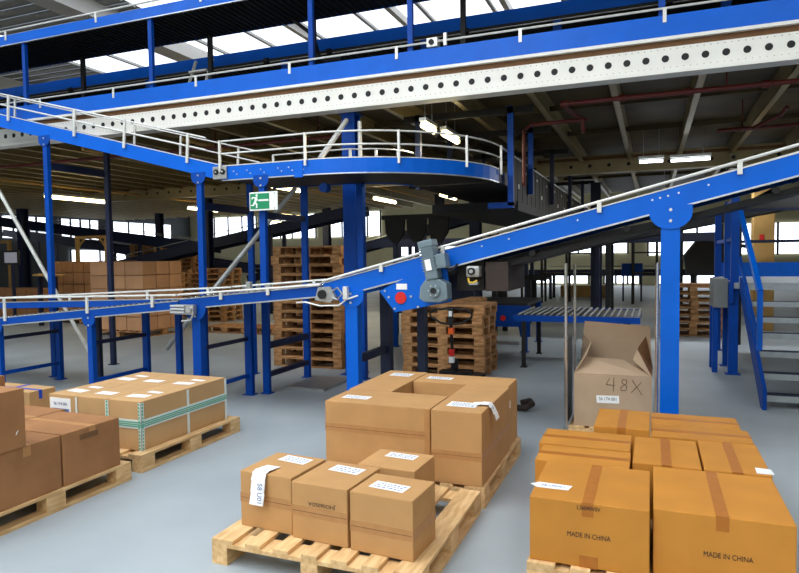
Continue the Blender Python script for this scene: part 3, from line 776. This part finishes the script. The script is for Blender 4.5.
b=carton('middle small tan carton with dark print on its front',-1.845,2.99,ps,-1.49,3.38,ps+.318,side=.5,group=G,rz=-.06)
sheet(b,-1.75,3.22,-1.55,3.32,ps+.318,rz=-.08)
text('JHO060SDA',.030,(-1.655,2.975,ps+.215),(-1,.06,0),(0,0,-1),'ink',b,sx=1.1)
c=carton('small tan carton at the right end of the front row, label on top',-1.476,2.965,ps,-1.11,3.27,ps+.318,side=.42,group=G,rz=-.06)
sheet(c,-1.41,3.05,-1.20,3.15,ps+.318,rz=-.07)
d=carton('small tan carton standing behind the front row of three',-1.655,3.43,ps,-1.275,3.76,ps+.30,group=G,rz=-.04)
sheet(d,-1.56,3.62,-1.36,3.71,ps+.30,rz=-.05)
# -- hollow square of large cartons
G='large tan cartons forming a hollow square'; zt=.648
a=carton('large tan carton at the front left of the hollow square',-2.235,4.10,ps,-1.418,4.53,zt,side=.62,group=G)
sheet(a,-2.16,4.22,-1.95,4.32,zt,rz=-.03); B(-1.46,4.0968,ps,-1.425,4.0985,zt-.005).build('packing_tape','tape',a)
b=carton('large tan carton at the front right corner with a paper tag over its edge',-1.408,4.09,ps,-1.05,4.985,zt,side=.4,group=G)
sheet(b,-1.34,4.22,-1.13,4.36,zt,rz=.0)
bx_,by_,bz_=b.location
m_=MB(); L_=[(-1.18,zt+.002),(-1.11,zt+.012),(-1.055,zt+.015),(-1.035,zt-.005),(-1.01,zt-.05),(-.995,zt-.09)]
for i in range(len(L_)-1):
    (xa,za),(xb,zb)=L_[i],L_[i+1]
    m_.hexa([(xa,4.29,za),(xb,4.27,zb),(xb,4.37,zb),(xa,4.38,za),(xa,4.29,za+.0012),(xb,4.27,zb+.0012),(xb,4.37,zb+.0012),(xa,4.38,za+.0012)])
tg=m_.build('paper_tag','paper',b); text('56 U01',.034,(-1.018,4.31,zt-.035),(.25,0,-1),(0,1,0),'inkb',tg,sx=.9) 
c=carton('large tan carton at the back left of the hollow square',-2.25,4.54,ps,-1.885,5.40,zt,group=G); sheet(c,-2.16,5.15,-1.97,5.28,zt,rz=-.05)
d=carton('large tan carton along the back right of the hollow square',-1.875,4.995,ps,-1.065,5.36,zt,group=G); sheet(d,-1.80,5.12,-1.58,5.22,zt,rz=-.03)
B(-1.0652,5.02,.46,-1.0638,5.08,.52).build('shipping_label','paper',d)

# -- strapped load
G='tan cartons strapped with green tape'; zt=.55
cols=[(-4.875,-4.555),(-4.55,-4.21),(-4.205,-3.85)]; rows=[(3.96,4.515),(4.52,5.06)]
nm=[['front left','front middle','front right corner'],['back left','back middle','back right']]
for j,(ya,yb) in enumerate(rows):
    for i,(xa,xb) in enumerate(cols):
        o=carton('tan carton at the %s of the green-strapped load'%nm[j][i],xa,ya,ps,xb,yb,zt,'cardl',G)
        sheet(o,(xa+xb)/2-.1,ya+.12,(xa+xb)/2+.09,ya+.22,zt,rz=.1*(i-1),lines=False); 
        if i!=1: sheet(o,(xa+xb)/2-.05,ya+.30,(xa+xb)/2+.1,ya+.36,zt,rz=-.1,lines=False)
        if i==0 and j==0:
            l=B(-4.86,3.956,.385,-4.62,3.959,.52).build('shipping_label','paper',o)
            text('56 174 001',.036,(-4.735,3.954,.47),(1,0,0),(0,0,1),'inkb',l); B(-4.84,3.953,.405,-4.64,3.9555,.43).build('barcode','inkb',l)
t=thing('strapping_tape','green and white tape wound around the strapped carton load','tape',(-4.36,4.5,ps))
b=MB();w_=MB()
x0,x1,y0,y1=-4.88,-3.845,3.955,5.065
for mb,za,zb,e in ((w_,.325,.40,.0),(b,.340,.350,.002),(b,.356,.366,.002),(b,.373,.383,.002)):
    mb.box(x1,y0-e,za,x1+.002+e,y1+e,zb); mb.box(-4.22,y0-.002-e,za,x1+e,y0,zb); mb.box(x0,y1,za,x1,y1+.002,zb)
w_.box(x1-.028,y0-.003,ps,x1+.003,y0,zt-.01); w_.box(x1-.001,y0-.003,ps,x1+.003,y0+.03,zt-.01)
for k in range(14):
    z=ps+.01+k*.028; b.box(x1-.024,y0-.006,z,x1-.012,y0-.003,z+.018); b.box(x1+.003,y0+.008,z,x1+.005,y0+.02,z+.018); b.box(-4.215,y0-.004,z,-4.2,y0-.001,z+.02)
w_.box(-4.225,y0-.002,ps,-4.19,y0,zt-.01); w_.box(x1,4.5,ps,x1+.003,4.53,zt-.01); w_.box(-4.56,y0-.002,ps,-4.54,y0,zt-.01); w_.box(x1,y1-.03,ps,x1+.003,y1,zt-.01)
w_.build('white_band','strapw',t)['kind']='stuff'; b.build('green_thread','strapg',t)

# -- brown load at left
G='brown cartons on the left edge pallet'; zt=.51
a=carton('brown carton at the right corner of the left pallet',-4.37,3.14,ps,-3.755,3.64,zt,'cardb',G,tape='x')
B(-3.7545,3.28,.43,-3.7535,3.44,.47).build('printed_text','seam',a)
carton('brown carton in front of the corner one, under the stacked carton',-4.37,2.62,ps,-3.755,3.125,zt,'cardb',G,tape='x')
carton('brown carton hidden behind the corner one on the left pallet',-4.99,3.15,ps,-4.38,3.70,zt,'cardb',G,tape='x')
carton('brown carton under the stacked one at the picture edge',-4.99,2.62,ps,-4.38,3.14,zt,'cardb',G,tape='x')
s_=carton('brown carton stacked on top at the left edge with a white paper strip',-4.22,2.38,zt+.0015,-3.74,2.86,.89,'cardb',G)
B(-4.15,2.52,.8912,-3.78,2.60,.8925).build('paper_tag','paper',s_)
MB().prism([(2.79,.60),(2.81,.63),(2.795,.62)],-3.7395,-3.737,'x').build('paper_scrap','paper',s_)
carton('brown carton behind the stacked one at the far left edge',-5.95,3.55,.0,-5.40,3.95,.68,'cardb',G)
o=carton('low tan carton with blue straps behind the left cartons',-6.05,4.1,0,-5.30,4.38,.5,'cardl',None)
MB().box(-6.05,4.20,.5005,-5.30,4.235,.502).box(-5.302,4.20,.42,-5.298,4.235,.502).box(-5.66,4.097,.5005,-5.62,4.38,.502).build('blue_strap','strapb',o)
B(-5.95,4.105,.5008,-5.7,4.19,.5015).build('shipping_label','paper',o)

# -- orange load
G='orange cartons on the right pallets'; zt=.472
E1=carton('large orange carton front left printed MADE IN CHINA with a paper arrow tag',-.575,3.2,ps,-.004,3.80,zt,'cardo',G,tape='y')
text('MADE IN CHINA',.036,(-.285,3.1985,.305),(1,0,0),(0,0,1),'ink',E1,sx=.78)
text('L36040V0V',.030,(-.285,3.1978,.445),(1,0,0),(0,0,1),'ink',E1,sx=.8)
B(-.33,3.1986,ps,-.24,3.1995,ps+.06).build('packing_tape','tapeo',E1)
ol=E1.location
l=MB().prism([(-.60,3.375),(-.56,3.335),(-.40,3.335),(-.385,3.405),(-.555,3.415)],zt+.0014,zt+.0026,'z').build('paper_tag','paper',E1)
text('56 U0001',.032,(-.48,3.372,zt+.003),(1,0,0),(0,1,0),'inkb',l)
E2=carton('large orange carton front right printed MADE IN CHINA',.012,3.24,ps,.61,3.90,zt,'cardo',G,tape='y')
text('MADE IN CHINA',.036,(.335,3.2385,.285),(1,0,0),(0,0,1),'ink',E2,sx=.78)
carton('orange carton left in the second row with tape lengthwise',-.655,3.83,ps,-.115,4.15,zt-.01,'cardo',G,tape='x')
carton('orange carton left in the third row with tape lengthwise',-.685,4.165,ps,-.12,4.53,zt-.004,'cardo',G,tape='x')
carton('narrow orange carton in the middle behind the two printed ones',-.10,3.93,ps,.27,4.50,zt,'cardo',G,tape='y')
o=carton('orange carton with a white label on its right corner',.282,3.93,ps,.62,4.54,zt,'cardo',G,tape='y')
l=MB().prism([(.545,3.945),(.632,3.95),(.628,4.04),(.55,4.05)],zt+.0014,zt+.0026,'z').build('shipping_label','paper',o)
carton('orange carton at the back left, standing highest of the load',-.375,4.60,ps,-.01,5.14,.495,'cardo',G,tape='y')
carton('orange carton at the back right, nearer of the two long ones',.0,4.56,ps,.615,4.88,zt,'cardo',G,tape='x')
carton('orange carton at the back right, farthest of all',.0,4.89,ps,.58,5.23,zt,'cardo',G,tape='x')

# -- open tall carton in chrome frame
t=thing('open_carton','tall open greyish carton with torn flaps marked 48X','box',(-.33,6.15,ps))
x0,x1,y0,y1,z0,z1=-.655,.005,5.9,6.45,ps,.62
b=MB(); e=.008
b.box(x0,y0,z0,x1,y0+e,z1);b.box(x0,y1-e,z0,x1,y1,z1);b.box(x0,y0+e,z0,x0+e,y1-e,z1);b.box(x1-e,y0+e,z0,x1,y1-e,z1);b.box(x0+e,y0+e,z0,x1-e,y1-e,z0+e)
body=b.build('carton_body','cardg',t)
def flap(pts,nm='flap'):
    P=[Vector(p) for p in pts]; nrm=(P[1]-P[0]).cross(P[2]-P[0]).normalized()*.006
    n_=len(P); mb=MB(); mb.add([*P,*[p+nrm for p in P]],[tuple(range(n_))[::-1],tuple(range(n_,2*n_))]+[(i,(i+1)%n_,n_+(i+1)%n_,n_+i) for i in range(n_)])
    return mb.build(nm,'cardg',t)
flap([(x0,y0,z1),(x1,y0,z1),(x1-.08,y0+.25,z1+.05),(-.25,y0+.26,z1+.10),(x0+.06,y0+.22,z1+.12)])
flap([(x0,y1,z1),(x1,y1,z1),(x1-.02,y1+.06,z1+.38),(x0+.04,y1+.05,z1+.42)])
flap([(x0,y0,z1),(x0,y1,z1),(x0+.03,y1-.03,z1+.30),(x0+.13,y0+.2,z1+.26),(x0+.10,y0+.05,z1+.16)])
flap([(x1,y0,z1),(x1,y1,z1),(x1-.06,y1-.05,z1+.30),(x1-.13,y0+.22,z1+.22),(x1-.16,y0+.1,z1+.13)])
hw=MB(); y=y0-.002
def stroke(pts): 
    for i in range(len(pts)-1): hw.bar((pts[i][0],y,pts[i][1]),(pts[i+1][0],y,pts[i+1][1]),.006,.002,up=(0,1,0))
stroke([(-.345,.595),(-.375,.535),(-.30,.53)]);stroke([(-.31,.60),(-.315,.475)])
stroke([(-.20,.585),(-.235,.59),(-.245,.56),(-.20,.53),(-.21,.49),(-.25,.49),(-.25,.52),(-.205,.55),(-.20,.585)])
stroke([(-.16,.59),(-.075,.46)]);stroke([(-.08,.575),(-.165,.475)])
hw.build('handwritten_mark','penc',t)
l=MB().prism([(-.455,.365),(-.262,.37),(-.266,.44),(-.46,.432)],y0-.004,y0-.001).build('shipping_label','paper',t)
text('56 174 001',.042,(-.36,y0-.0045,.405),(1,0,.02),(0,0,1),'ink',l,sx=.82)

t=thing('chrome_frame','tall chrome pole frame around the open 48X carton','frame',(-.33,6.2,0))
for x,y in ((-.72,5.86),(.045,5.86),(-.72,6.58),(.045,6.58)):
    p=MB().tube((x,y,0.0),(x,y,1.62 if y<6 else 1.6),.014,10); p.build('pole','chrome',t,smooth=False)
for y in (5.86,6.58):
    MB().tube((-.72,y,.06),(.045,y,.06),.01,8).build('frame_bar','chrome',t)
B(.03,5.95,.1,.036,6.5,1.45).build('side_panel','woodo',t)
B(-.742,5.88,.1,-.735,6.5,.9).build('side_panel','dirtw',t)

# ------------------------------------------------------------------ pallet truck
t=thing('pallet_truck','black pallet truck handle with orange sticker before the pallet stack','pallet truck',(-2.45,7.7,0))
hx,hy=-2.385,7.75
MB().path([(hx,hy+.1,.25),(hx,hy+.03,.6),(hx,hy,.83)],.02,8).build('tiller','black',t)
pts=[(hx+.28*math.cos(a),hy,.93+.10*math.sin(a)+(.02 if abs(math.cos(a))>.7 else 0)) for a in [2*PI*i/24 for i in range(25)]]
MB().path(pts,.014,8).build('handle_loop','black',t)
B(hx-.03,hy-.02,.82,hx+.03,hy+.01,1.03).build('control_lever','rubber',t)
B(hx-.022,hy-.024,.93,hx+.022,hy-.021,1.0).build('white_sticker','paper',t)
B(hx-.032,hy-.02,.70,hx+.032,hy+.06,.78).build('orange_sticker','orange',t)
B(hx-.03,hy-.005,.42,hx+.03,hy+.07,.5).build('red_sticker','red',t); B(hx-.03,hy-.01,.33,hx+.03,hy+.06,.41).build('white_sticker','paper',t)
MB().tube((hx,hy+.15,.12),(hx,hy+.15,.36),.05,12).build('hydraulic_pump','black',t)
for s in (-1,1):
    MB().disc((hy+.15,.09),.09,hx+s*.06-.025,hx+s*.06+.025,'x').build('steering_wheel','rubber',t)
    B(hx+s*.19-.08,hy+.25,.05,hx+s*.19+.08,hy+.74,.09).build('fork','black',t)
B(hx-.2,hy+.1,.1,hx+.2,hy+.26,.2).build('chassis','black',t)
o=MB().path([(-1.36,6.86,.03),(-1.26,6.80,.05),(-1.2,6.86,.09),(-1.24,6.97,.09),(-1.34,6.98,.06)],.035,8).build('scrap_roll','mesh',smooth=True); tag(o,'dark crumpled scrap on the floor behind the tall carton square','scrap')
o=B(-4.42,7.05,0.0,-3.86,7.85,.035).build('floor_plate','galv'); tag(o,'flat grey sheet lying on the floor before the tall pallet stack','sheet')

# ------------------------------------------------------------------ right: roller conveyor and drive table behind
t=thing('roller_conveyor','wide roller conveyor with black rollers behind the chrome frame','conveyor',(-1.2,10.8,0))
zr=.80
B(-1.95,9.55,zr-.10,-.15,9.6,zr-.01).build('side_frame','blue2',t); B(-1.95,11.0,zr-.14,-.15,11.05,zr-.01).build('side_frame','blue2',t)
r0=None; xx=-1.88
while xx<-.15:
    if r0 is None: r0=MB().tube((xx,9.6,zr),(xx,11.0,zr),.016,10).build('roller','galv',t); xr=xx
    else: c=r0.copy();COL.objects.link(c);c.location.x=xx-xr
    xx+=.095
B(-1.95,9.61,zr-.06,-.15,10.99,zr-.02).build('drive_belt','rubber',t)
for x in (-1.8,-.35):
    for y in (9.56,10.96): leg(t,x,y,zr-.10,w=.06,m='black',d=.05)
t=thing('transfer_table','low blue transfer table with dark belt and red dot','conveyor',(-3.2,11.4,0))
B(-4.6,11.0,.80,-2.0,12.6,.86).build('belt','rubber',t)
MB().prism([(-3.3,.82),(-1.95,.82),(-1.95,.28),(-2.12,.28),(-2.15,.45),(-2.7,.45),(-3.3,.45)],10.97,11.0).build('side_frame','blue2',t)
MB().disc((-2.42,.60),.05,10.955,10.97).build('cover_disc','red',t)
for x,y in ((-4.5,11.05),(-2.06,11.05),(-4.5,12.5),(-2.06,12.5)): leg(t,x,y,.8,w=.09,m='blue2',d=.06)
B(-3.3,11.05,.12,-2.15,11.1,.18).build('crossbar','alu',t)

# ------------------------------------------------------------------ stairs
t=thing('steel_stairs','blue steel stairs with grey treads at the right edge','stairs',(1.7,8.6,0))
sx=1.13; sr=2.35
steps=[(7.85,.15),(8.1,.345),(8.4,.55),(8.7,.73),(9.0,.895),(9.3,1.07),(9.6,1.27)]
for (y,z) in steps:
    tr=B(sx+.03,y,z-.05,sr-.02,y+.2,z-.018).build('tread','navy',t)
    B(sx+.03,y-.03,z-.075,sr-.02,y,z-.012).build('nosing','tread',tr)
for x in (sx,sr):
    MB().prism([(7.7,.0),(7.85,.0),(9.75,1.18),(9.75,1.36),(9.62,1.36),(7.7,.22)],x-.02,x+.02,'x').build('stringer','blue2',t)
for x in (sx-.03,sr+.03):
    b=MB(); b.bar((x,7.9,.62),(x,7.9,1.27),.05,.08,up=(0,1,0)); b.build('newel_post','blue',t)
    b=MB(); b.bar((x,7.88,1.25),(x,9.62,2.22),.05,.09); b.build('handrail','blue',t)
    b=MB(); b.bar((x,7.9,.66),(x,9.65,1.62),.03,.05); b.build('handrail','blue2',t)
t=thing('stair_landing','blue landing platform at the top of the stairs with railings','platform',(2.6,10.6,0))
B(1.05,9.78,1.2,4.5,12.3,1.28).build('platform_deck','tread',t)
B(1.05,12.3,1.28,4.5,12.34,1.52).build('toe_board','blue',t)
B(2.4,9.72,1.12,4.5,9.775,1.3).build('edge_beam','blue2',t)
B(.985,9.78,1.0,1.045,12.3,1.28).build('edge_beam','blue2',t)
for x,y in ((1.0,9.83),(1.0,10.55),(4.4,9.83),(1.0,12.2),(4.4,12.2)):
    leg(t,x+.05,y,1.2 if y!=9.83 else 1.2,w=.12,m='blue2',d=.1)
for x,y in ((1.06,9.85),(1.06,10.7),(1.06,12.25),(2.6,12.25),(4.3,12.25)):
    B(x-.05,y-.04,1.28,x+.05,y+.04,2.45).build('railing_post','blue2',t)
for z in (1.85,2.38): B(1.03,9.85,z,1.09,12.25,z+.05).build('railing_bar','blue2',t); B(1.03,12.22,z,4.5,12.28,z+.05).build('railing_bar','navy',t)
t=thing('storage_crate','pale crate on legs beside the stairs','crate',(.95,10.9,0))
B(.80,9.86,.93,.98,10.5,1.33).build('crate_body','dirtw',t); 
for y in (9.95,10.38): B(.8,y,0,.87,y+.07,.93).build('leg','blue2',t)

# ------------------------------------------------------------------ far carton loads
def load(x0,y0,x1,y1,nx,ny,nz,ch,z0,where,group,m='cardp'):
    pw,pd=(x1-x0)/nx,(y1-y0)/ny; proto=None
    colw=['left','second','third','fourth','fifth','sixth']
    for k in range(nz):
        for j in range(ny):
            for i in range(nx):
                if j>0 and i<nx-1: continue
                zz=z0+k*ch
                if proto is None: c=proto=B(x0,y0,zz,x0+pw-.022,y0+pd-.022,zz+ch-.012).build('stored_carton',m,bevel=.010); base=c.location.copy()
                else: c=proto.copy();COL.objects.link(c)
                c.location=(base.x+i*pw+random.uniform(-.006,.006),base.y+j*pd,z0+k*ch)
                lay='top' if k==nz-1 else ORD[k]+' layer'
                if j==0: s='stored carton, %s, %s column of the front face, %s'%(lay,('right' if i==nx-1 else colw[i]),where)
                else: s='stored carton, %s, side face %s back, %s'%(lay,('one','two','three')[j-1],where)
                tag(c,s,'box',group)
load(-11.85,10.8,-10.3,12.05,3,3,5,.307,.144,'pink-tan load','tan cartons in the tall pink-tan load')
pallet('pallet under the tall pink-tan carton load behind the conveyor',-11.85,10.78,-10.3,12.07,m='woodo',group=None,nd=8)
load(-15.3,12.7,-13.4,13.9,5,2,5,.31,.144,'brown far load','brown cartons in the far left load','cardb')
pallet('pallet under the brown far carton load at left',-15.3,12.7,-13.38,13.9,m='woodo',group=None,nd=8)
load(-20.2,13.5,-16.8,14.9,6,2,3,.3,0.0,'lowest dark load','dark cartons beside the monitor','cardb')

# ------------------------------------------------------------------ far left clutter
t=thing('wooden_gantry','light wooden gantry standing behind the brown far load','frame',(-16.7,15.3,0))
for x in (-17.35,-16.1): B(x-.05,15.3,0,x+.05,15.4,2.4).build('post','woodt',t)
B(-17.4,15.3,2.4,-16.05,15.4,2.5).build('crossbeam','woodt',t)
for x,s in ((-17.3,1),(-16.15,-1)): MB().bar((x,15.35,2.15),(x+s*.25,15.35,2.4),.05,.05).build('knee_brace','woodt',t)
t=thing('wooden_gantry','second wooden gantry at far left behind the monitor','frame',(-21.5,15.6,0))
for x in (-22.1,-20.9): B(x-.05,15.6,0,x+.05,15.7,2.35).build('post','woodt',t)
B(-22.15,15.6,2.35,-20.85,15.7,2.45).build('crossbeam','woodt',t)
t=thing('monitor','grey screen on a dark stand at far left','monitor',(-16,12,0))
B(-16.27,12.0,1.62,-15.70,12.05,2.0).build('screen_frame','black',t); B(-16.22,11.99,1.67,-15.75,11.999,1.95).build('screen','screen',t); B(-16.02,12.02,.02,-15.95,12.08,1.62).build('stand','navy',t); B(-16.2,11.9,0,-15.75,12.2,.02).build('stand_base','black',t)
t=thing('work_table','yellowish work table with papers beside the monitor','table',(-14.8,12,0))
MB().prism([(-15.1,1.32),(-14.35,1.30),(-14.3,1.34),(-15.05,1.37)],11.9,12.3).build('table_top','woodt',t)
for x in (-15.0,-14.45): B(x-.04,12.0,0,x+.04,12.1,1.31).build('leg','navy',t)

def far_conveyor(lab,p,q,w=.9,h=.3,m='navy',legs=2,rail=True):
    t=thing('far_conveyor',lab,'conveyor',((p[0]+q[0])/2,(p[1]+q[1])/2,0))
    P=Vector(p);Q=Vector(q);d=(Q-P);d2=Vector((d.x,d.y,0)).normalized();s=Vector((-d2.y,d2.x,0))*w/2
    for sg in (-1,1): MB().bar(P+s*sg,Q+s*sg,.05,h).build('side_frame',m,t)
    MB().bar(P,Q,w-.06,.03).build('belt','rubber',t)
    if rail:
        for sg in (-1,1): MB().tube(P+s*sg+Vector((0,0,h*.5+.12)),Q+s*sg+Vector((0,0,h*.5+.12)),.015,6).build('guide_rail','galv',t)
    for i in range(legs):
        c_=P+d*((i+.5)/legs)
        for sg in (-1,1):
            e=c_+s*sg; MB().box(e.x-.05,e.y-.05,0,e.x+.05,e.y+.05,e.z-h/2).build('leg',m,t)
    return t
far_conveyor('dark inclined conveyor falling to the right behind the wooden gantry',(-25,17.9,3.4),(-14,17.9,2.05))
far_conveyor('second dark inclined conveyor lower at far left',(-27,20.4,3.0),(-14,20.4,1.3),legs=3)
far_conveyor('long dark inclined conveyor rising right over the carton loads',(-19.5,16.4,1.0),(-8.0,17.3,3.1),m='navy')
far_conveyor('dark inclined conveyor rising right behind the exit-sign post',(-14.5,21,.9),(-5,21.5,3.2))
far_conveyor('dark conveyor rising parallel behind the bright blue incline',(-4.2,13.6,1.4),(2.6,13.6,2.65),w=1.0,h=.26,legs=3,m='black',rail=False)  # blue frames in shade; the black colour carries that shade
far_conveyor('level dark conveyor across the far floor by the cream wall',(-9,25,1.0),(4,25.0,1.0),h=.22,legs=6)
far_conveyor('level dark conveyor high at mid distance above the transfer table',(-8,18.2,2.1),(1.5,18.2,2.1),h=.22,legs=5,rail=False)
far_conveyor('small roller conveyor with pale rollers behind the transfer table',(-5.0,16.2,1.25),(-2.4,16.2,1.1),w=.8,h=.1,m='black',legs=3,rail=False)
# dark hoppers hanging under a frame
for i,(x,l) in enumerate(((-5.2,'left'),(-4.7,'middle'),(-4.2,'right'))):
    t=thing('hopper_stand','dark hopper-shaped stand seen under the bend, %s of three'%l,'stand',(x,12.8,0),0,'hopper-shaped stands under the bend')
    MB().prism([(x-.22,2.5),(x+.22,2.5),(x+.2,2.2),(x+.06,2.0),(x-.06,2.0),(x-.2,2.2)],12.8,12.92).build('hopper_head','black',t)
    B(x-.045,12.82,0,x+.045,12.9,2.0).build('stand_post','navy',t)
o=B(-5.5,12.8,2.505,-3.0,12.94,2.6).build('frame_beam','black'); tag(o,'dark beam resting across the hopper-shaped stands','beam')
# fence and racks by the far wall
for i,(x,y,w_,l) in enumerate(((-6.0,22.6,1.7,'left'),(-3.6,22.6,1.7,'middle'),(-.6,22.6,1.5,'right'))):
    t=thing('steel_rack','slim dark steel rack near the cream wall, %s of three'%l,'rack',(x,y,0),0,'slim racks near the cream wall')
    for a_ in (0,w_/2,w_): 
        for b_ in (0,.8): B(x+a_-.04,y+b_-.04,0,x+a_+.04,y+b_+.04,2.5).build('upright','black',t)
    for z in (1.0,1.7,2.4): B(x-.04,y,z,x+w_+.04,y+.8,z+.05).build('shelf','black',t)
t=thing('stored_machine','dark bulky machine in front of the bright right windows','machine',(1.3,19.5,0))
MB().prism([(.9,1.1),(2.1,1.1),(2.2,1.5),(2.0,2.0),(1.1,2.0),(.8,1.6)],19,19.9).build('machine_body','black',t)
for x in (1.05,1.95): B(x-.06,19.2,0,x+.06,19.4,1.1).build('leg','black',t)
MB().bar((1.0,19.4,2.1),(2.9,19.4,1.75),.08,.1).build('machine_arm','black',t)
o=B(-3.4,26,0,-1.6,26.8,.45).build('orange_crate','woodt'); tag(o,'long yellow-brown crate on the far floor behind the rollers','crate')
t=thing('blue_bin','blue bin on the far floor behind the rollers','bin',(-.6,24,0)); B(-1.0,23.8,.9,-.3,24.4,1.35).build('bin_body','blue2',t); 
for x in (-.95,-.35): B(x-.03,23.9,0,x+.03,23.96,.9).build('leg','navy',t)

# ------------------------------------------------------------------ red sprinkler pipes
t=thing('sprinkler_pipe','dark red sprinkler pipe running just behind the white girder','pipe',(0,8.4,3.6))
MB().tube((-1.1,8.42,3.62),(3.3,8.42,3.62),.03,10).build('main_pipe','redpipe',t)
for x in (-1.05,-.35,.4,1.2): MB().tube((x-.04,8.42,3.62),(x+.04,8.42,3.62),.045,10).build('coupling','redpipe',t)
MB().path([(-1.08,8.42,3.62),(-1.0,9.0,3.6),(-.92,9.3,3.6),(-.9,9.32,3.4)],.028,8).build('branch_pipe','redpipe',t)
MB().path([(-.85,9.33,3.58),(-1.62,9.33,3.58),(-1.74,9.33,3.5),(-1.74,9.33,2.7)],.028,8).build('branch_pipe','redpipe',t)
for x in (.8,): MB().tube((x,8.42,3.62),(x,8.42,4.07),.01,6).build('hanger','redpipe',t)
t=thing('sprinkler_pipe','second dark red sprinkler pipe further back at right','pipe',(1.6,11.3,3.6))
MB().tube((.95,11.3,3.62),(4.8,11.3,3.62),.03,10).build('main_pipe','redpipe',t); MB().tube((1.3,11.3,3.62),(1.3,11.3,4.07),.01,6).build('hanger','redpipe',t); MB().tube((3.3,11.3,3.62),(3.3,11.3,4.07),.01,6).build('hanger','redpipe',t); MB().path([(1.45,11.3,3.62),(1.7,10.6,3.65),(1.75,10.4,3.72)],.03,8).build('branch_pipe','redpipe',t)
t=thing('sprinkler_pipe','dark red pipe along the left underside of the mezzanine','pipe',(-9,10,3.6))
MB().tube((-16,9.1,3.62),(-4.4,9.1,3.62),.028,8).build('main_pipe','redpipe',t)
for x in (-14,-11,-7,-5): MB().tube((x,9.1,3.62),(x,9.1,4.07),.01,6).build('hanger','redpipe',t)
for i,(xp,l) in enumerate(((-7.2,'nearest'),(-9.4,'second'),(-14.6,'furthest left'))):
    o=MB().tube((xp,8.5,3.68),(xp,24,3.68),.035,8).build('ceiling_pipe','woodt'); tag(o,'tan pipe along the left mezzanine underside, %s'%l,'pipe',"tan pipes beneath the left mezzanine")

# ------------------------------------------------------------------ lamps
def lamp(lab,x,y,z,L=1.2,warm=True,ax='y',power=32,group='fluorescent lamps under the mezzanine'):
    t=thing('fluorescent_lamp',lab,'lamp',(x,y,z),0,group)
    if ax=='y':
        B(x-.05,y,z+.05,x+.05,y+L,z+.1).build('lamp_housing','rail',t)
        MB().tube((x,y+.02,z),(x,y+L-.02,z),.045,10).build('lamp_tube','lamp' if warm else 'lampw',t)
    else:
        B(x,y-.05,z+.05,x+L,y+.05,z+.1).build('lamp_housing','rail',t)
        MB().tube((x+.02,y,z),(x+L-.02,y,z),.028,10).build('lamp_tube','lamp' if warm else 'lampw',t)
    for s in (.2,.8):
        xx,yy=(x,y+L*s) if ax=='y' else (x+L*s,y)
        MB().tube((xx,yy,z+.1),(xx,yy,4.06),.006,5).build('lamp_hanger','galv',t)
    ld=bpy.data.lights.new('lamp_light','AREA');ld.shape='RECTANGLE';ld.size=.12;ld.size_y=L;ld.energy=power;ld.color=(1,.86,.62) if warm else (.95,.97,1)
    if ax!='y': ld.size,ld.size_y=L,.12
    lo=bpy.data.objects.new('lamp_light',ld);COL.objects.link(lo);lo.location=(x,y+L/2,z-.06) if ax=='y' else (x+L/2,y,z-.06)
spec=[(-2.93,8.3,3.5,.5,1,'y','nearest bright warm lamp above the bend'),(-2.86,9.0,3.5,.75,1,'y','second bright warm lamp above the bend'),
 (-14.4,11.8,3.35,2.0,1,'y','long warm lamp at far left below the mezzanine'),(-13.9,16.6,3.35,1.5,1,'y','warm lamp above the carton loads'),
 (-8.1,12.5,3.35,1.3,1,'y','warm lamp seen above the exit sign'),(-7.3,16.5,3.35,1.6,1,'y','warm lamp right of the main column'),
 (-16.1,24.5,3.35,2.2,1,'y','small warm lamp far back at left'),(-.25,12.9,3.42,.45,0,'x','left white lamp among the right joists'),
 (.3,13.0,3.42,.7,0,'x','right white lamp among the right joists'),(-5.3,16.4,3.35,1.4,1,'y','warm lamp under the bend in the distance'),
 (-9.9,20,3.35,1.6,1,'y','warm lamp far back behind the tall pallet stack'),(-5.1,22.5,3.3,1.6,1,'y','furthest warm lamp beyond the bend'),
 (.3,18.0,3.3,1.4,1,'y','warm lamp glimpsed beneath the incline on the right'),(1.5,14.5,3.3,1.4,0,'y','white lamp beneath the right end of the incline'),(2.6,11.6,3.3,1.3,0,'y','white lamp at the far right edge under the mezzanine'),
 (-13.2,21,3.35,1.4,1,'y','upper of two distant warm lamps beside the exit sign'),(-15.3,27.5,3.35,1.8,1,'y','lower of two distant warm lamps beside the exit sign')]
for x,y,z,L,wm_,ax,l in spec: lamp(l,x,y,z,L,bool(wm_),ax)

# ------------------------------------------------------------------ daylight
def area(x,y,z,sx_,sy_,e,col=(.93,.97,1),rot=(0,0,0)):
    ld=bpy.data.lights.new('skylight','AREA');ld.shape='RECTANGLE';ld.size=sx_;ld.size_y=sy_;ld.energy=e;ld.color=col
    lo=bpy.data.objects.new('skylight',ld);COL.objects.link(lo);lo.location=(x,y,z);lo.rotation_euler=rot
    return lo
area(-4.9,-1.2,RZ-.3,2.4,10,290)
area(-2.4,-1.2,RZ-.3,2.0,10,265)
area(3.0,-1.4,RZ-.3,2.6,10,160)
area(-10.9,-.5,RZ-.3,2.8,12,270)
area(-19,2,RZ-.3,2.8,14,180)
# daylight from the high windows in the near wall
window_y=YN+.05
o=struct(B(-12,YN+.01,3.4,3,YN+.06,5.4).build('window_40','sky'))
area(-4.5,YN+.2,4.4,15,2.0,80,rot=(math.radians(90),0,0))
w=bpy.data.worlds.new('world');S.world=w;w.use_nodes=True
bg=w.node_tree.nodes['Background'];bg.inputs['Color'].default_value=(.75,.85,1,1);bg.inputs['Strength'].default_value=.3

S.view_settings.view_transform='Standard';S.view_settings.look='None';S.view_settings.gamma=1;S.view_settings.exposure=0.05
